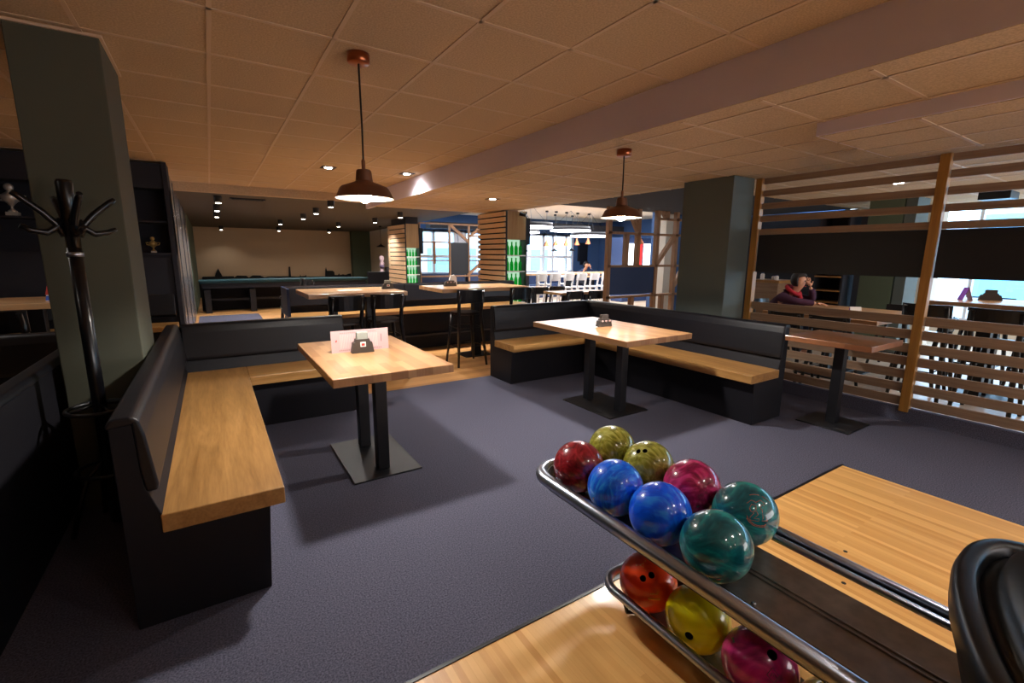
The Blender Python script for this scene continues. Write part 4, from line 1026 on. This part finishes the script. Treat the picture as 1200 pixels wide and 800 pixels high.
# ------------------------------------------------------------------ people
def skin(name, pts, edges, mat, parent, sub=2):
    SCv = SC
    me = bpy.data.meshes.new(name)
    o0 = parent.location if parent else Vector((0, 0, 0))
    me.from_pydata([Vector(p[:3]) * SCv - o0 for p in pts], edges, []); me.materials.append(M[mat])
    o = bpy.data.objects.new(name, me); COL.objects.link(o)
    sk = o.modifiers.new('skin', 'SKIN'); sk.use_smooth_shade = True
    me.skin_vertices  # layer is made with the modifier
    for v, p in zip(me.skin_vertices[0].data, pts):
        r = p[3]; v.radius = (r[0] * SCv, r[1] * SCv) if isinstance(r, tuple) else (r * SCv, r * SCv)
    me.skin_vertices[0].data[0].use_root = True
    sb = o.modifiers.new('sub', 'SUBSURF'); sb.levels = sub; sb.render_levels = sub
    bpy.context.view_layer.update()
    dg = bpy.context.evaluated_depsgraph_get()
    nm = bpy.data.meshes.new_from_object(o.evaluated_get(dg)); o.modifiers.clear(); o.data = nm; nm.name = name
    for p in nm.polygons: p.use_smooth = True
    if parent: o.parent = parent
    return o
def sitter(label, ox, oy, rz, top, seat=.5, hood=True, headup=True):
    """seated figure leaning on a table in front (local +y), right hand raised to the head"""
    t = thing('person', label, 'person', (0, 0, 0))
    P = lambda x, y, z: (x, y, z)
    pts = [(0, 0, seat + .155, (.17, .13)), (0, .05, seat + .27, (.16, .12)), (0, .16, seat + .42, (.18, .115)), (0, .25, seat + .51, (.10, .075)), (0, .31, seat + .57, .05), (0, .37, seat + .66, .075), (0, .38, seat + .74, .085), (0, .365, seat + .81, .05),
           (-.19, .22, seat + .46, .066), (-.25, .46, seat + .42, .04), (-.17, .49, seat + .54, .026), (-.11, .47, seat + .64, .024),
           (.19, .22, seat + .46, .066), (.25, .44, seat + .43, .04), (.12, .60, seat + .41, .028), (.05, .66, seat + .40, .026),
           (-.1, .1, seat + .13, .095), (-.12, .46, seat + .10, .08), (-.12, .5, .12, .055), (-.12, .62, .05, .045),
           (.1, .1, seat + .13, .095), (.12, .46, seat + .10, .08), (.12, .5, .12, .055), (.12, .62, .05, .045)]
    ed = [(0, 1), (1, 2), (2, 3), (3, 4), (4, 5), (5, 6), (6, 7), (2, 8), (8, 9), (9, 10), (10, 11), (2, 12), (12, 13), (13, 14), (14, 15), (0, 16), (16, 17), (17, 18), (18, 19), (0, 20), (20, 21), (21, 22), (22, 23)]
    body = skin('body', pts, ed, 'skin', t)
    # clothes: a slightly larger shell over torso and arms
    cp = [(p[0], p[1], p[2], tuple(q * 1.13 + .006 for q in p[3]) if isinstance(p[3], tuple) else p[3] * 1.16 + .006) for p in pts]
    tor = [cp[0], cp[1], cp[2], (0, .245, seat + .515, (.115, .09)), cp[8][:3] + (.085,), cp[9][:3] + (.064,), (-.17, .49, seat + .54, .052), (-.125, .474, seat + .615, .047), cp[12][:3] + (.085,), cp[13][:3] + (.06,), (.12, .60, seat + .41, .05), (.07, .642, seat + .403, .045), (0, .285, seat + .555, (.075, .07))]
    TE = [(0, 1), (1, 2), (2, 3), (2, 4), (4, 5), (5, 6), (6, 7), (2, 8), (8, 9), (9, 10), (10, 11), (3, 12)]
    skin('hoodie', tor, TE, top, t)
    lg = [(0, .02, seat + .15, (.17, .12))] + [cp[i] for i in (16, 17, 18, 20, 21, 22)]
    skin('trousers', lg, [(0, 1), (1, 2), (2, 3), (0, 4), (4, 5), (5, 6)], 'jeans', t)
    if hood:
        b = BM(); tube(b, [(.10 * math.cos(a), .285 + .085 * math.sin(a), seat + .575 - .06 * math.sin(a)) for a in [2 * PI * k / 18 for k in range(18)]], .033, 8, closed=True); tube(b, [(-.05, .36, seat + .52), (-.06, .37, seat + .44), (-.05, .33, seat + .36)], [.035, .04, .03], 8); obj('scarf', b, 'scarf', t)
    # hair cap
    b = BM(); bmesh.ops.create_uvsphere(b, u_segments=20, v_segments=14, radius=.115)
    for v in b.verts:
        if v.co.y > .03 and v.co.z < .03: v.co.y = .03
        v.co.z *= 1.12
    b.transform(Matrix.Translation((0, .35, seat + .745))); obj('hair', b, 'hair', t, smooth=True)
    # face
    b = BM(); tube(b, [(0, .46, seat + .73), (0, .49, seat + .695), (0, .465, seat + .68)], [.01, .016, .012], 8); obj('nose', b, 'skin', t)
    for s in (-1, 1):
        b = BM(); bmesh.ops.create_uvsphere(b, u_segments=8, v_segments=6, radius=.011); b.transform(Matrix.Translation((s * .032, .457, seat + .725))); obj('eye', b, 'hole', t)
    b = BM(); tube(b, [(-.025, .447, seat + .645), (0, .454, seat + .642), (.025, .447, seat + .645)], .006, 6); obj('mouth', b, 'scarf', t)
    # hands
    for s, wr, fd, up in ((-1, Vector((-.11, .47, seat + .64)), Vector((.35, -.25, .9)), Vector((.8, .4, -.2))), (1, Vector((.05, .66, seat + .40)), Vector((-.3, .95, .0)), Vector((0, 0, 1)))):
        fd.normalize(); sd = fd.cross(up).normalized()
        hp = [tuple(wr) + (.024,), tuple(wr + fd * .045) + ((.036, .018),), tuple(wr + fd * .085) + ((.034, .016),)]; he = [(0, 1), (1, 2)]
        for k in range(4):
            base = wr + fd * .085 + sd * (k - 1.5) * .02; L = (.058, .068, .064, .048)[k]
            i = len(hp)
            hp += [tuple(base) + (.0095,), tuple(base + fd * L * .5 - up * .006) + (.009,), tuple(base + fd * L - up * .03) + (.008,)]
            he += [(2, i), (i, i + 1), (i + 1, i + 2)]
        i = len(hp); hp += [tuple(wr + fd * .03 + sd * .035) + (.012,), tuple(wr + fd * .065 + sd * .06 - up * .012) + (.0095,)]; he += [(1, i), (i, i + 1)]
        skin('hand', hp, he, 'skin', t, 1)
    t.location = Vector((ox, oy, 0)) * SC; t.rotation_euler = (0, 0, rz)
    return t
sitter('person in plum hoodie and red scarf seated behind the screen, hand at head', 7.6, 4.02, PI, 'plum')
dup(bchair, (7.6, 4.0, 0), PI, 'black cafe chair under the person in the plum hoodie', 'chairs beyond the screen')
sitter('person in dark clothing sitting before the far white windows', 11.9, 13.75, PI, 'navy', hood=False)
table('cafe_table', 'small cafe table before the person by the far white windows', 11.5, 12.3, 12.75, 13.3, .85, .05, [(11.9, 13.0)], (11.65, 12.15, 12.8, 13.2), 'block_x')
dup(bchair, (11.9, 13.75, 0), PI, 'black cafe chair under the person before the far windows', 'chairs by the far windows')

# ------------------------------------------------------------------ light
w = bpy.data.worlds.new('sky'); scene.world = w; w.use_nodes = True
bg = w.node_tree.nodes['Background']; bg.inputs['Color'].default_value = (.52, .76, 1, 1); bg.inputs['Strength'].default_value = 8.0
def panel_light(name, loc, sx, sy, rot, e, col):
    l = bpy.data.lights.new(name, 'AREA'); l.shape = 'RECTANGLE'; l.size = sx * S; l.size_y = sy * S; l.energy = e; l.color = col
    o = bpy.data.objects.new(name, l); COL.objects.link(o); o.location = Vector(loc) * S; o.rotation_euler = rot
# unseen fill added behind the viewpoint, as if from lit lanes
panel_light('rear_fill', (6.0, -4.6, 1.5), 7.0, 1.6, (PI / 2, 0, 0), 110, (1, .95, .97))
# area fills added to brighten the far hall and beyond the screen
panel_light('hall_fill', (9.5, 10.5, 2.9), 5.0, 4.0, (0, 0, 0), 260, (.92, .94, 1))
panel_light('hall_fill', (9.2, -.9, 2.46), 3.0, 2.2, (0, 0, 0), 60, (1, .95, .92))
def portal(loc, sx, sy, rot):
    l = bpy.data.lights.new('window_portal', 'AREA'); l.shape = 'RECTANGLE'; l.size = sx * S; l.size_y = sy * S; l.cycles.is_portal = True
    o = bpy.data.objects.new('window_portal', l); COL.objects.link(o); o.location = Vector(loc) * S; o.rotation_euler = rot
portal((9.2, 15.2, 1.65), 7.0, 1.5, (-PI / 2, 0, 0))
portal((12.2, -.6, 1.5), 2.3, 8.8, (0, PI / 2, 0))

scene.view_settings.view_transform = 'Standard'; scene.view_settings.look = 'None'
scene.view_settings.exposure = .45; scene.view_settings.gamma = 1; scene.view_settings.use_curve_mapping = False
scene.cycles.max_bounces = 8; scene.cycles.diffuse_bounces = 5
scene.cycles.sample_clamp_indirect = 8
